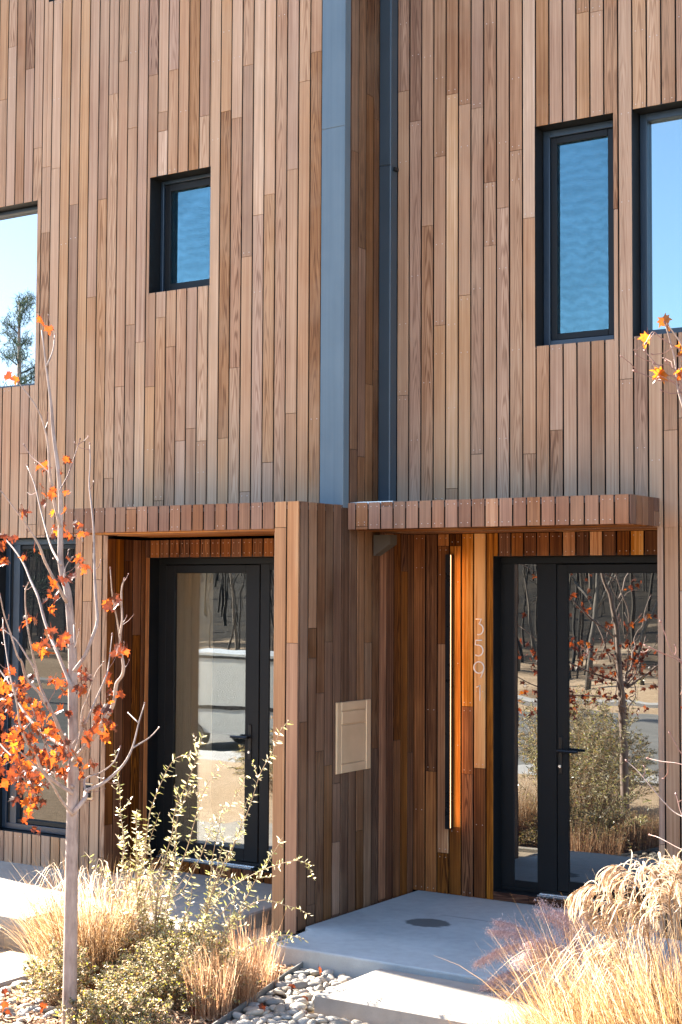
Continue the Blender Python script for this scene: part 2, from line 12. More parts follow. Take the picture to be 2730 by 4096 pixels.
SPRAYS = [[[-0.257,-2.85,-0.006],[-0.373,-2.837,0.354],[-0.426,-2.825,0.561],[-0.431,-2.812,0.675],[-0.451,-2.8,0.761],[-0.481,-2.787,0.874],[-0.502,-2.775,1.019],[-0.537,-2.763,1.104],[-0.568,-2.75,1.25]],[[-0.237,-2.85,-0.003],[-0.265,-2.85,0.52],[-0.228,-2.85,0.674],[-0.195,-2.85,0.888],[-0.167,-2.85,0.96],[-0.123,-2.85,1.055],[-0.056,-2.85,1.174],[0.016,-2.85,1.248],[0.141,-2.85,1.28],[0.189,-2.85,1.357]],[[-0.158,-2.85,0.008],[-0.112,-2.867,0.434],[-0.061,-2.883,0.6],[0.027,-2.9,0.805],[0.058,-2.917,0.938],[0.201,-2.933,1.195],[0.29,-2.95,1.415]],[[-0.139,-2.85,0.01],[-0.115,-2.829,0.364],[-0.033,-2.807,0.5],[0.049,-2.786,0.701],[0.095,-2.764,0.885],[0.143,-2.743,1.055],[0.224,-2.721,1.163],[0.273,-2.7,1.223]],[[0.131,-2.85,0.003],[0.206,-2.83,0.273],[0.236,-2.81,0.48],[0.25,-2.79,0.683],[0.282,-2.77,0.863],[0.282,-2.75,0.976]],[[0.13,-2.85,0.047],[0.251,-2.828,0.407],[0.312,-2.806,0.588],[0.375,-2.783,0.719],[0.453,-2.761,0.888],[0.499,-2.739,1.03],[0.545,-2.717,1.185],[0.619,-2.694,1.318],[0.638,-2.672,1.413],[0.7,-2.65,1.495]],[[0.206,-2.85,-0.016],[0.374,-2.83,0.221],[0.51,-2.81,0.459],[0.572,-2.79,0.576],[0.652,-2.77,0.693],[0.729,-2.75,0.825]],[[0.054,-2.85,0.022],[0.23,-2.8,0.374],[0.353,-2.75,0.495],[0.553,-2.7,0.611],[0.721,-2.65,0.671],[0.765,-2.6,0.666],[0.809,-2.55,0.639]],[[0.206,-2.85,0.013],[0.416,-2.79,0.331],[0.562,-2.73,0.439],[0.676,-2.67,0.417],[0.756,-2.61,0.388],[0.795,-2.55,0.347]],[[0.244,-2.85,-0.054],[0.437,-2.79,0.12],[0.548,-2.73,0.21],[0.662,-2.67,0.239],[0.722,-2.61,0.227],[0.75,-2.55,0.202]],[[-0.217,-2.85,-0.015],[-0.245,-2.87,0.299],[-0.26,-2.89,0.496],[-0.216,-2.91,0.654],[-0.225,-2.93,0.791],[-0.225,-2.95,0.913]],[[-0.296,-2.85,-0.026],[-0.344,-2.917,0.311],[-0.388,-2.983,0.467],[-0.37,-3.05,0.569]],[[-0.237,-2.85,-0.018],[-0.264,-2.85,0.429],[-0.237,-2.85,0.598],[-0.17,-2.85,0.785],[-0.113,-2.85,0.91]],[[0.055,-2.85,-0.008],[0.256,-2.917,0.237],[0.489,-2.983,0.42],[0.645,-3.05,0.562]],[[-0.08,-2.85,0.003],[0.022,-2.933,0.357],[0.126,-3.017,0.557],[0.211,-3.1,0.723]],[[-0.1,-2.85,0.001],[-0.241,-2.783,0.421],[-0.36,-2.717,0.581],[-0.44,-2.65,0.719]],[[-0.296,-2.85,-0.056],[-0.431,-2.883,0.174],[-0.546,-2.917,0.287],[-0.64,-2.95,0.343]],[[-0.003,-2.85,-0.016],[0.106,-2.917,0.247],[0.232,-2.983,0.419],[0.302,-3.05,0.567]],[[0.093,-2.85,-0.002],[0.204,-2.85,0.188],[0.314,-2.85,0.377],[0.349,-2.85,0.497]],[[-0.276,-2.85,-0.024],[-0.472,-2.817,0.309],[-0.607,-2.783,0.442],[-0.787,-2.75,0.575]],[[-0.1,-2.85,0.001],[-0.107,-2.8,0.319],[-0.092,-2.75,0.492],[-0.106,-2.7,0.665],[-0.158,-2.65,0.806]],[[-0.1,-2.85,0.001],[-0.159,-2.833,0.408],[-0.195,-2.817,0.567],[-0.231,-2.8,0.697]]]
DRY_SPRAY = [[-0.61,-2.7,-0.084],[-0.689,-2.686,0.136],[-0.76,-2.671,0.44],[-0.799,-2.657,0.56],[-0.798,-2.643,0.617],[-0.836,-2.629,0.704],[-0.88,-2.614,0.754],[-0.922,-2.6,0.821]]
PLUMES = [[[2.988,-3.2,0.752],[2.929,-3.21,0.835],[2.857,-3.22,0.858],[2.77,-3.23,0.809]],[[3.107,-3.25,0.821],[3.089,-3.26,0.925],[3.043,-3.27,0.968],[2.991,-3.28,0.973]],[[3.142,-3.3,0.868],[3.164,-3.31,0.963],[3.211,-3.32,0.987],[3.251,-3.33,0.941]],[[3.244,-3.3,0.8],[3.243,-3.31,0.915],[3.26,-3.32,1.015],[3.311,-3.33,1.038]],[[3.329,-3.35,0.841],[3.342,-3.365,0.968],[3.389,-3.38,1.053]],[[3.024,-3.2,0.453],[3.004,-3.21,0.592],[2.958,-3.22,0.694],[2.873,-3.23,0.732]],[[3.029,-3.15,0.35],[2.983,-3.16,0.463],[2.924,-3.17,0.551],[2.851,-3.18,0.549]],[[3.113,-3.2,0.674],[3.093,-3.21,0.766],[3.047,-3.22,0.809],[2.976,-3.23,0.803]],[[3.336,-3.4,0.761],[3.329,-3.41,0.873],[3.356,-3.42,0.956],[3.407,-3.43,0.952]],[[3.15,-3.2,0.609],[3.142,-3.21,0.726],[3.109,-3.22,0.793],[3.076,-3.23,0.779]]]
MUHLY = [[[2.34,-2.15,0.058],[2.184,-2.138,0.212],[2.024,-2.125,0.32],[1.892,-2.112,0.351],[1.797,-2.1,0.358]],[[2.34,-2.15,0.058],[2.219,-2.147,0.163],[2.033,-2.145,0.255],[1.859,-2.143,0.218],[1.688,-2.14,0.117]],[[2.355,-2.15,0.06],[2.316,-2.16,0.275],[2.26,-2.17,0.42],[2.128,-2.18,0.51]],[[2.34,-2.15,0.044],[2.152,-2.168,0.089],[1.975,-2.185,0.109],[1.841,-2.203,0.059],[1.739,-2.22,-0.022]],[[2.355,-2.15,0.06],[2.358,-2.187,0.313],[2.33,-2.223,0.452],[2.257,-2.26,0.491]],[[2.34,-2.15,0.03],[2.213,-2.2,0.063],[2.038,-2.25,0.049],[1.844,-2.3,-0.038]],[[2.355,-2.15,0.06],[2.294,-2.213,0.214],[2.219,-2.277,0.312],[2.128,-2.34,0.326]],[[2.34,-2.15,0.058],[2.24,-2.227,0.169],[2.155,-2.303,0.227],[2.071,-2.38,0.231]]]
X3, Y3, Z3 = Vector((1, 0, 0)), Vector((0, 1, 0)), Vector((0, 0, 1))

# ------------------------------------------------------------------ helpers
class MB:
    """collects faces with per-face tone/seed/cath values and uvs; build() links ONE mesh object"""
    def __init__(s):
        s.v, s.f, s.mi, s.at, s.uv = [], [], [], [], []
    def face(s, pts, mi=0, tone=.5, seed=0., cath=0., uv=None):
        i = len(s.v); n = len(pts)
        s.v += [tuple(p) for p in pts]; s.f.append(tuple(range(i, i + n)))
        s.mi.append(mi); s.at.append((tone, seed, cath)); s.uv += uv if uv else [(0, 0)] * n
    def grid(s, verts, faces, mi=0, tone=.5, seed=0., cath=0.):
        i = len(s.v); s.v += [tuple(p) for p in verts]
        for fc in faces:
            s.f.append(tuple(i + k for k in fc)); s.mi.append(mi); s.at.append((tone, seed, cath)); s.uv += [(0, 0)] * len(fc)
    def obox(s, O, U, V, N, u0, u1, v0, v1, n0, n1, ch=0., mi=0, tone=.5, seed=0., cath=0.):
        """box on axes U,V,N with its front (n1) edges chamfered by ch"""
        P = lambda a, b, c: O + U * a + V * b + N * c
        A = [(u0, v0), (u1, v0), (u1, v1), (u0, v1)]
        B = [(u0 + ch, v0 + ch), (u1 - ch, v0 + ch), (u1 - ch, v1 - ch), (u0 + ch, v1 - ch)] if ch else A
        uc = (u0 + u1) / 2
        kw = dict(mi=mi, tone=tone, seed=seed, cath=cath)
        fl = (U.cross(V)).dot(N) < 0
        def q(pp, uu):
            if fl: pp = pp[::-1]; uu = uu[::-1]
            s.face(pp, uv=uu, **kw)
        q([P(a, b, n1) for a, b in B], [(a - uc, b) for a, b in B])
        q([P(a, b, n0) for a, b in A[::-1]], [(a - uc, b) for a, b in A[::-1]])
        for k in range(4):
            a, b = A[k], A[(k + 1) % 4]; c, d = B[k], B[(k + 1) % 4]
            if ch:
                q([P(*a, n0), P(*b, n0), P(*b, n1 - ch), P(*a, n1 - ch)], [(a[0] - uc, a[1]), (b[0] - uc, b[1]), (b[0] - uc, b[1]), (a[0] - uc, a[1])])
                q([P(*a, n1 - ch), P(*b, n1 - ch), P(*d, n1), P(*c, n1)], [(a[0] - uc, a[1]), (b[0] - uc, b[1]), (d[0] - uc, d[1]), (c[0] - uc, c[1])])
            else:
                q([P(*a, n0), P(*b, n0), P(*b, n1), P(*a, n1)], [(a[0] - uc, a[1]), (b[0] - uc, b[1]), (b[0] - uc, b[1]), (a[0] - uc, a[1])])
    def box(s, x0, x1, y0, y1, z0, z1, **k):
        s.obox(Vector((0, 0, 0)), X3, Y3, Z3, x0, x1, y0, y1, z0, z1, **k)
    def tube(s, pts, rad, n=6, **k):
        pts = [Vector(p) for p in pts]; m = len(pts)
        if not hasattr(rad, '__len__'): rad = [rad] * m
        vs, fs = [], []; ref = None
        for i, p in enumerate(pts):
            t = (pts[min(i + 1, m - 1)] - pts[max(i - 1, 0)])
            t = t.normalized() if t.length > 1e-9 else Z3
            if ref is None:
                ref = t.cross(X3 if abs(t.x) < .8 else Y3).normalized()
            ref = (ref - t * ref.dot(t)); ref = ref.normalized() if ref.length > 1e-6 else t.orthogonal().normalized()
            b = t.cross(ref)
            for j in range(n):
                a = 2 * PI * j / n; vs.append(p + (ref * math.cos(a) + b * math.sin(a)) * rad[i])
        for i in range(m - 1):
            for j in range(n):
                a = i * n + j; b2 = i * n + (j + 1) % n
                fs.append((a, b2, b2 + n, a + n))
        fs.append(tuple(range(n))[::-1]); fs.append(tuple((m - 1) * n + j for j in range(n)))
        s.grid(vs, fs, **k)
    def ribbon(s, pts, w, side=None, **k):
        pts = [Vector(p) for p in pts]; m = len(pts); vs, fs = [], []
        sd = side or Vector((rng.uniform(-1, 1), rng.uniform(-1, 1), rng.uniform(-.2, .2))).normalized()
        for i, p in enumerate(pts):
            t = (pts[min(i + 1, m - 1)] - pts[max(i - 1, 0)])
            b = t.cross(sd); b = b.normalized() if b.length > 1e-9 else X3
            b = (sd - t.normalized() * sd.dot(t.normalized())) if t.length > 1e-9 else sd
            ww = w[i] if hasattr(w, '__len__') else w * (1 - .8 * i / (m - 1))
            vs += [p - b * ww / 2, p + b * ww / 2]
        for i in range(m - 1): fs.append((2 * i, 2 * i + 1, 2 * i + 3, 2 * i + 2))
        s.grid(vs, fs, **k)
    def build(s, name, mats, parent=None, smooth=False, root=None):
        me = D.meshes.new(name)
        o = Vector(root.location) if root is not None else Vector((0, 0, 0))
        me.from_pydata([(a - o.x, b - o.y, c - o.z) for a, b, c in s.v], [], s.f)
        for m in (mats if isinstance(mats, (list, tuple)) else [mats]): me.materials.append(m)
        me.polygons.foreach_set('material_index', s.mi)
        for k, nm in enumerate(('tone', 'seed', 'cath')):
            a = me.attributes.new(nm, 'FLOAT', 'FACE'); a.data.foreach_set('value', [t[k] for t in s.at])
        uvl = me.uv_layers.new(name='UVMap'); uvl.data.foreach_set('uv', [c for p in s.uv for c in p])
        if smooth: me.polygons.foreach_set('use_smooth', [True] * len(s.f))
        me.update()
        ob = D.objects.new(name, me); COL.objects.link(ob)
        if parent is not None: ob.parent = parent
        return ob

def tag(o, label=None, cat=None, group=None, kind=None):
    if label: o['label'] = label
    if cat: o['category'] = cat
    if group: o['group'] = group
    if kind: o['kind'] = kind
    return o
def empty(name, loc, label, cat, group=None):
    o = D.objects.new(name, None); o.location = loc; o.empty_display_size = .2; COL.objects.link(o)
    return tag(o, label, cat, group)

# ------------------------------------------------------------------ materials
class NT:
    def __init__(s, name):
        s.m = D.materials.new(name); s.m.use_nodes = True; s.t = s.m.node_tree; s.t.nodes.clear()
        s.out = s.t.nodes.new('ShaderNodeOutputMaterial')
    def n(s, typ, ins=None, **kw):
        nd = s.t.nodes.new(typ)
        for k, v in kw.items(): setattr(nd, k, v)
        for k, v in (ins or {}).items():
            so = nd.inputs[k]
            if isinstance(v, bpy.types.NodeSocket): s.t.links.new(v, so)
            else: so.default_value = v
        return nd
    def math(s, op, a, b=None, c=None, clamp=False):
        nd = s.n('ShaderNodeMath', operation=op, use_clamp=clamp)
        for i, v in enumerate((a, b, c)):
            if v is None: continue
            if isinstance(v, bpy.types.NodeSocket): s.t.links.new(v, nd.inputs[i])
            else: nd.inputs[i].default_value = v
        return nd.outputs[0]
    def mix(s, f, a, b, blend='MIX'):
        nd = s.n('ShaderNodeMix', data_type='RGBA', blend_type=blend)
        for i, v in ((0, f), (6, a), (7, b)):
            if isinstance(v, bpy.types.NodeSocket): s.t.links.new(v, nd.inputs[i])
            else: nd.inputs[i].default_value = v if i == 0 else (*v, 1)[:4]
        return nd.outputs[2]
    def ramp(s, f, stops):
        nd = s.n('ShaderNodeValToRGB'); cr = nd.color_ramp
        while len(cr.elements) < len(stops): cr.elements.new(.5)
        for e, (p, c) in zip(cr.elements, stops):
            e.position = p; e.color = (*c, 1) if hasattr(c, '__len__') else (c, c, c, 1)
        s.t.links.new(f, nd.inputs[0]); return nd.outputs[0]
    def mapr(s, v, a, b, c, d):
        nd = s.n('ShaderNodeMapRange', {0: v, 1: a, 2: b, 3: c, 4: d}); return nd.outputs[0]
    def noise(s, vec, scale, detail=3, rough=.55, dist=0.):
        return s.n('ShaderNodeTexNoise', {'Vector': vec, 'Scale': scale, 'Detail': detail, 'Roughness': rough, 'Distortion': dist}).outputs[0]
    def attr(s, nm): return s.n('ShaderNodeAttribute', attribute_name=nm).outputs['Fac']
    def objc(s): return s.n('ShaderNodeTexCoord').outputs['Object']
    def xyz(s, x, y, z): return s.n('ShaderNodeCombineXYZ', {0: x, 1: y, 2: z}).outputs[0]
    def bsdf(s, col, rough=.6, metal=0., spec=.5, normal=None, **k):
        ins = {'Base Color': col if isinstance(col, bpy.types.NodeSocket) else (*col, 1), 'Roughness': rough, 'Metallic': metal, 'Specular IOR Level': spec}
        if normal is not None: ins['Normal'] = normal
        ins.update(k); return s.n('ShaderNodeBsdfPrincipled', ins).outputs[0]
    def bump(s, h, st, dist=.01): return s.n('ShaderNodeBump', {'Height': h, 'Strength': st, 'Distance': dist}).outputs[0]
    def done(s, sh):
        s.t.links.new(sh, s.out.inputs[0]); return s.m

def wood(name, stops, grey=0.0, rough=.68, streak=.5, stain=False, catha=.40, spec=.22):
    t = NT(name)
    uv = t.n('ShaderNodeUVMap', uv_map='UVMap').outputs[0]
    sp = t.n('ShaderNodeSeparateXYZ', {0: uv}); u, v = sp.outputs[0], sp.outputs[1]
    tone, seed, cath = t.attr('tone'), t.attr('seed'), t.attr('cath')
    sd = t.math('MULTIPLY', seed, 137.)
    fine = t.noise(t.xyz(t.math('MULTIPLY', u, 330.), t.math('MULTIPLY', v, 4.), sd), 1., 3)
    strk = t.noise(t.xyz(t.math('MULTIPLY', u, 70.), t.math('MULTIPLY', v, .55), t.math('ADD', sd, 9.)), 1., 3)
    blot = t.noise(t.xyz(t.math('MULTIPLY', u, 9.), t.math('MULTIPLY', v, 1.6), t.math('ADD', sd, 31.)), 1., 3)
    # flat-sawn boards: nested parabolas (cathedral figure)
    wob = t.noise(t.xyz(t.math('MULTIPLY', u, 22.), t.math('MULTIPLY', v, 1.3), sd), 1., 2)
    us = t.math('ADD', u, t.mapr(seed, 0, 1, -.02, .02))
    u2 = t.math('MULTIPLY', t.math('MULTIPLY', us, us), 900.)
    ph = t.math('ADD', t.math('ADD', u2, t.math('MULTIPLY', v, 2.2)), t.math('MULTIPLY', wob, 2.6))
    ring = t.math('SINE', t.math('MULTIPLY', ph, 10.))
    ring = t.mapr(ring, -.2, 1., 0., 1.)
    val = t.math('ADD', tone, t.mapr(strk, .3, .7, -.2 * streak, .2 * streak))
    val = t.math('ADD', val, t.mapr(fine, .3, .7, -.13 * streak, .13 * streak))
    val = t.math('ADD', val, t.mapr(blot, .3, .7, -.12 * streak, .12 * streak))
    val = t.math('SUBTRACT', val, t.math('MULTIPLY', t.math('MULTIPLY', ring, cath), catha), clamp=True)
    col = t.ramp(val, stops)
    hue = t.n('ShaderNodeHueSaturation', {'Color': col, 'Hue': t.mapr(t.math('FRACT', t.math('MULTIPLY', seed, 7.3)), 0, 1, .4955, .5005),
              'Saturation': t.mapr(t.math('FRACT', t.math('MULTIPLY', seed, 3.7)), 0, 1, .85, 1.1)}).outputs[0]
    pos = t.n('ShaderNodeNewGeometry').outputs['Position']
    if grey:
        g = t.noise(pos, 1.7, 4)
        gf = t.mapr(t.math('ADD', g, t.mapr(seed, 0, 1, -.12, .12)), .42, .68, 0., grey)
        hue = t.mix(gf, hue, (.38, .26, .168), 'MIX')
    if stain:   # splash-weathered grey band on the board ends just above the canopies
        pz = t.n('ShaderNodeSeparateXYZ', {0: pos}).outputs[2]
        edge = t.math('ADD', pz, t.mapr(t.noise(t.xyz(t.math('MULTIPLY', u, 60.), t.math('MULTIPLY', v, 3.), sd), 1., 2), .3, .7, -.13, .13))
        g2 = t.math('MULTIPLY', t.mapr(edge, 2.85, 3.28, .36, 0.), t.mapr(pz, 2.70, 2.80, 0., 1.))
        hue = t.mix(g2, hue, (.30, .225, .155), 'MIX')
    nrm = t.bump(t.math('ADD', fine, strk), .12, .003)
    return t.done(t.bsdf(hue, rough, 0, spec, nrm))

def plain(name, col, rough=.5, metal=0., spec=.35, var=.12, scale=6., bump=0., bscale=80.):
    t = NT(name); p = t.objc()
    n1 = t.noise(p, scale, 4); n2 = t.noise(p, bscale, 3)
    c = t.mix(t.mapr(n1, .3, .7, 0, 1), tuple(x * (1 - var) for x in col), tuple(min(1, x * (1 + var)) for x in col))
    return t.done(t.bsdf(c, t.mapr(n1, .3, .7, rough - .06, rough + .06), metal, spec, t.bump(n2, bump, .01) if bump else None))

def concrete(name, col, stainpts=()):
    t = NT(name); p = t.n('ShaderNodeNewGeometry').outputs['Position']
    a = t.noise(p, 1.3, 5); b = t.noise(p, 14., 4); c = t.noise(p, 160., 2)
    v = t.math('ADD', t.math('ADD', t.mapr(a, .3, .7, -.20, .20), t.mapr(b, .3, .7, -.09, .09)), t.mapr(c, .3, .7, -.07, .07))
    k = t.mix(t.math('ADD', .5, v), tuple(x * .6 for x in col), tuple(min(1, x * 1.4) for x in col))
    sp = t.n('ShaderNodeSeparateXYZ', {0: p})
    for (cx, cy, rx, ry, dk) in stainpts:
        dx = t.math('DIVIDE', t.math('SUBTRACT', sp.outputs[0], cx), rx); dy = t.math('DIVIDE', t.math('SUBTRACT', sp.outputs[1], cy), ry)
        r = t.math('ADD', t.math('SQRT', t.math('ADD', t.math('MULTIPLY', dx, dx), t.math('MULTIPLY', dy, dy))), t.mapr(b, .3, .7, -.12, .12))
        k = t.mix(t.mapr(r, .9, 1.06, dk, 0.), k, tuple(x * .22 for x in col))
    return t.done(t.bsdf(k, .85, 0, .3, t.bump(t.math('ADD', b, c), .25, .006)))

def leafmat(name, stops, trans=.5, rough=.5, tb=1.4, spec=.4, dull=None):
    t = NT(name); tone = t.attr('tone'); p = t.objc()
    val = t.math('ADD', tone, t.mapr(t.noise(p, 45., 3), .3, .7, -.12, .12), clamp=True)
    c = t.ramp(val, stops)
    d = t.bsdf(t.mix(.75, c, dull) if dull else c, rough, 0, spec)
    c2 = t.mix(1., c, (tb, tb, tb), 'MULTIPLY')
    tr = t.n('ShaderNodeBsdfTranslucent', {'Color': c2}).outputs[0]
    return t.done(t.n('ShaderNodeMixShader', {0: trans, 1: d, 2: tr}).outputs[0])

def glass(name, refl, tint=(.9, .93, .93), inner=(.012, .013, .014), wob=.02, ws=1.2):
    t = NT(name); p = t.n('ShaderNodeNewGeometry').outputs['Position']
    n = t.noise(p, ws, 2)
    b = t.bump(n, wob, .02)
    gl = t.n('ShaderNodeBsdfGlossy', {'Color': (*tint, 1), 'Roughness': .0, 'Normal': b}).outputs[0]
    df = t.n('ShaderNodeBsdfDiffuse', {'Color': (*inner, 1)}).outputs[0]
    fr = t.n('ShaderNodeFresnel', {'IOR': 1.6}).outputs[0]
    return t.done(t.n('ShaderNodeMixShader', {0: t.math('ADD', fr, refl, clamp=True), 1: df, 2: gl}).outputs[0])

M = {}
M['facade'] = wood('weathered_cladding', [(0, (.13, .060, .028)), (.25, (.235, .120, .060)), (.5, (.345, .197, .108)), (.75, (.445, .275, .160)), (1, (.62, .44, .295))], grey=.34, stain=True, streak=.75)
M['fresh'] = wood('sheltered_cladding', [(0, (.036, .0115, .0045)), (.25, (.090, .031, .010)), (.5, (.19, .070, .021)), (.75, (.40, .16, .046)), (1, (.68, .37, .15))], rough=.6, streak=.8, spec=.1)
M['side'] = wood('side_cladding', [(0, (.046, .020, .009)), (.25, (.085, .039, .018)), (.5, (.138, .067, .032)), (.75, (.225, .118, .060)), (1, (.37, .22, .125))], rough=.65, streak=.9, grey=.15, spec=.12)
M['fascia'] = wood('fascia_cladding', [(0, (.09, .039, .020)), (.25, (.155, .070, .036)), (.5, (.24, .112, .058)), (.75, (.36, .182, .095)), (1, (.52, .31, .18))], grey=.2, streak=.7)
M['column'] = wood('column_cladding', [(0, (.11, .045, .018)), (.25, (.21, .090, .036)), (.5, (.33, .155, .064)), (.75, (.43, .215, .092)), (1, (.52, .33, .175))], streak=.7)
M['membrane'] = plain('black_membrane', (.008, .007, .007), .9, var=.1)
M['nail'] = plain('nail_head', (.50, .45, .40), .45, .3)
M['steel'] = plain('blue_grey_painted_metal', (.078, .112, .138), .42, 0, .45, var=.06, scale=3., bump=.06, bscale=220.)
t = NT('slate_painted_metal'); p = t.objc(); n1 = t.noise(p, 2.2, 4); st = t.noise(t.n('ShaderNodeMapping', {0: p, 3: (40, 40, .5)}).outputs[0], 1., 4); oc = t.noise(t.n('ShaderNodeMapping', {0: p, 3: (5, 5, 1.1)}).outputs[0], 1., 2)
M['steel'] = t.done(t.bsdf(t.mix(t.mapr(t.math('ADD', t.math('MULTIPLY', n1, .5), t.math('MULTIPLY', st, .5)), .35, .65, 0, 1), (.068, .100, .125), (.092, .128, .153)), .40, 0, .45, t.bump(oc, .35, .03)))
M['pipe'] = plain('dark_slate_metal', (.030, .045, .058), .42, 0, .45, var=.08, scale=3.)
M['dark'] = plain('black_window_metal', (.010, .011, .012), .45, 0, .2, var=.15, bump=.04, bscale=200.)
M['navy'] = plain('anthracite_frame', (.014, .026, .042), .35, 0, .55, var=.1)
M['frame'] = plain('charcoal_door_frame', (.008, .0083, .0083), .5, 0, .2, var=.15, bump=.05, bscale=250.)
M['handle'] = plain('black_handle', (.012, .012, .013), .3, .2)
M['alu'] = plain('bright_aluminium', (.72, .74, .76), .3, .9)
M['glass'] = glass('door_glass', .20, wob=.035, ws=1.6)
M['glass_side'] = glass('sidelight_glass', .20, wob=.10, ws=1.1)
M['glass_up'] = glass('upper_glass', .30, tint=(.72, .90, .93), wob=.01)
M['glass_bright'] = glass('sky_glass', .36, tint=(.97, 1., 1.), wob=.012)
M['glass_teal'] = glass('screened_glass', .40, tint=(.30, .57, .66), wob=.01)
M['glass_low'] = glass('low_window_glass', .035, wob=.02)
t = NT('clear_door_glass'); p = t.n('ShaderNodeNewGeometry').outputs['Position']; b = t.bump(t.noise(p, 1.6, 2), .035, .02)
M['glass_clear'] = t.done(t.n('ShaderNodeMixShader', {0: .25, 1: t.n('ShaderNodeBsdfTransparent', {'Color': (.82, .84, .83, 1)}).outputs[0],
    2: t.n('ShaderNodeBsdfGlossy', {'Color': (.9, .93, .93, 1), 'Roughness': 0., 'Normal': b}).outputs[0]}).outputs[0])
t = NT('linen_blind'); p = t.objc(); v_ = t.noise(t.n('ShaderNodeMapping', {0: p, 3: (160, 1, 3)}).outputs[0], 1., 3)
M['linen'] = t.done(t.bsdf(t.mix(v_, (.40, .30, .19), (.66, .52, .35)), .9, 0, .1))
M['roof'] = plain('roof_membrane', (.12, .12, .12), .8)
M['mailbox'] = plain('champagne_metal', (.60, .42, .25), .40, .45, .5, var=.1, scale=5.)
M['digit'] = plain('brushed_silver', (.80, .73, .64), .38, .15)
M['conc'] = concrete('porch_concrete', (.33, .355, .345), ((.665, -.935, .155, .125, .92), (.86, -.66, .26, .012, .35)))
M['conc2'] = concrete('pale_concrete', (.30, .265, .22))
M['conc_old'] = concrete('walk_concrete', (.36, .34, .31))
# ------------------------------------------------------------------ plank cladding
PITCH = .1035
def planks(mb, O, U, V, N, u0, u1, v0, v1, holes=(), phase=0., tone=(.5, .16), seg=(1.3, 3.4), depth=.006, back=True, over=(), nails=0., cathp=.28, nailrows=()):
    """vertical boards (long axis V) on the plane through O, split at random butt joints, cut round holes (u0,u1,v0,v1)"""
    k0 = math.floor((u0 - phase) / PITCH); k = k0
    while True:
        ca = phase + k * PITCH; cb = ca + PITCH; k += 1
        if ca >= u1 - 1e-4: break
        a, b = max(ca, u0), min(cb, u1)
        if b - a < .008: continue
        # joints
        z = v0 - rng.uniform(0, seg[1]); js = []
        while z < v1:
            js.append(z); z += rng.uniform(*seg)
        js.append(v1 + 9)
        boards = []
        for j in range(len(js) - 1):
            tn = rng.gauss(*tone)
            boards.append([js[j], js[j + 1], min(1.05, max(0.02, tn)), rng.random(), rng.uniform(.45, 1.) if rng.random() < cathp else 0.])
        for (ou, za, zb, tn, ct) in over:
            if ca <= ou < cb:
                nb = []
                for bd in boards:
                    if bd[1] <= za or bd[0] >= zb: nb.append(bd); continue
                    if bd[0] < za: nb.append([bd[0], za] + bd[2:])
                    if bd[1] > zb: nb.append([zb, bd[1]] + bd[2:])
                nb.append([za, zb, tn, rng.random(), ct]); boards = nb
        # sub columns at hole edges
        cuts = sorted({a, b} | {h for H in holes for h in H[:2] if a + .004 < h < b - .004})
        for p, q in zip(cuts, cuts[1:]):
            m = (p + q) / 2
            free = [(v0, v1)]
            for H in holes:
                if H[0] < m < H[1]:
                    nf = []
                    for (lo, hi) in free:
                        if H[3] <= lo or H[2] >= hi: nf.append((lo, hi)); continue
                        if H[2] > lo: nf.append((lo, H[2]))
                        if H[3] < hi: nf.append((H[3], hi))
                    free = nf
            ga = .0057 if abs(p - ca) < 1e-6 else .0005; gb = .0057 if abs(q - cb) < 1e-6 else .0005
            for (z0, z1, tn, sd, ct) in boards:
                for (lo, hi) in free:
                    l, h = max(lo, z0), min(hi, z1)
                    if h - l < .006: continue
                    l2 = l + (.0012 if l == z0 else 0); h2 = h - (.0012 if h == z1 else 0)
                    dp = rng.uniform(-.0012, .0012)
                    mb.obox(O, U, V, N, p + ga, q - gb, l2, h2, -depth, dp, ch=.0022, tone=tn, seed=sd, cath=ct)
                    if nails and q - p > .07:
                        zs = [l + .03, h - .03]
                        zz = l + rng.uniform(.45, .7)
                        while zz < h - .2: zs.append(zz); zz += .61
                        for zz in (zs if nails > 1 else [zq for zq in zs if rng.random() < nails]):
                            for du in (-.025, .025):
                                c = (p + q) / 2 + du; r = .0026
                                mb.obox(O, U, V, N, c - r, c + r, zz - r, zz + r, 0, .0028, mi=2)
    if back: sheet(mb, O - N * .05, U, V, N, u0, u1, v0, v1, holes)
def sheet(mb, O, U, V, N, u0, u1, v0, v1, holes=(), mi=1):
    us = sorted({u0, u1} | {min(max(h, u0), u1) for H in holes for h in H[:2]})
    vs = sorted({v0, v1} | {min(max(h, v0), v1) for H in holes for h in H[2:]})
    for a, b in zip(us, us[1:]):
        for c, d in zip(vs, vs[1:]):
            mu, mv = (a + b) / 2, (c + d) / 2
            if any(H[0] < mu < H[1] and H[2] < mv < H[3] for H in holes): continue
            mb.face([O + U * x + V * y for x, y in ((a, c), (b, c), (b, d), (a, d))], mi=mi)
WM = lambda k: [M[k], M['membrane'], M['nail']]
def V3(*a): return Vector(a)

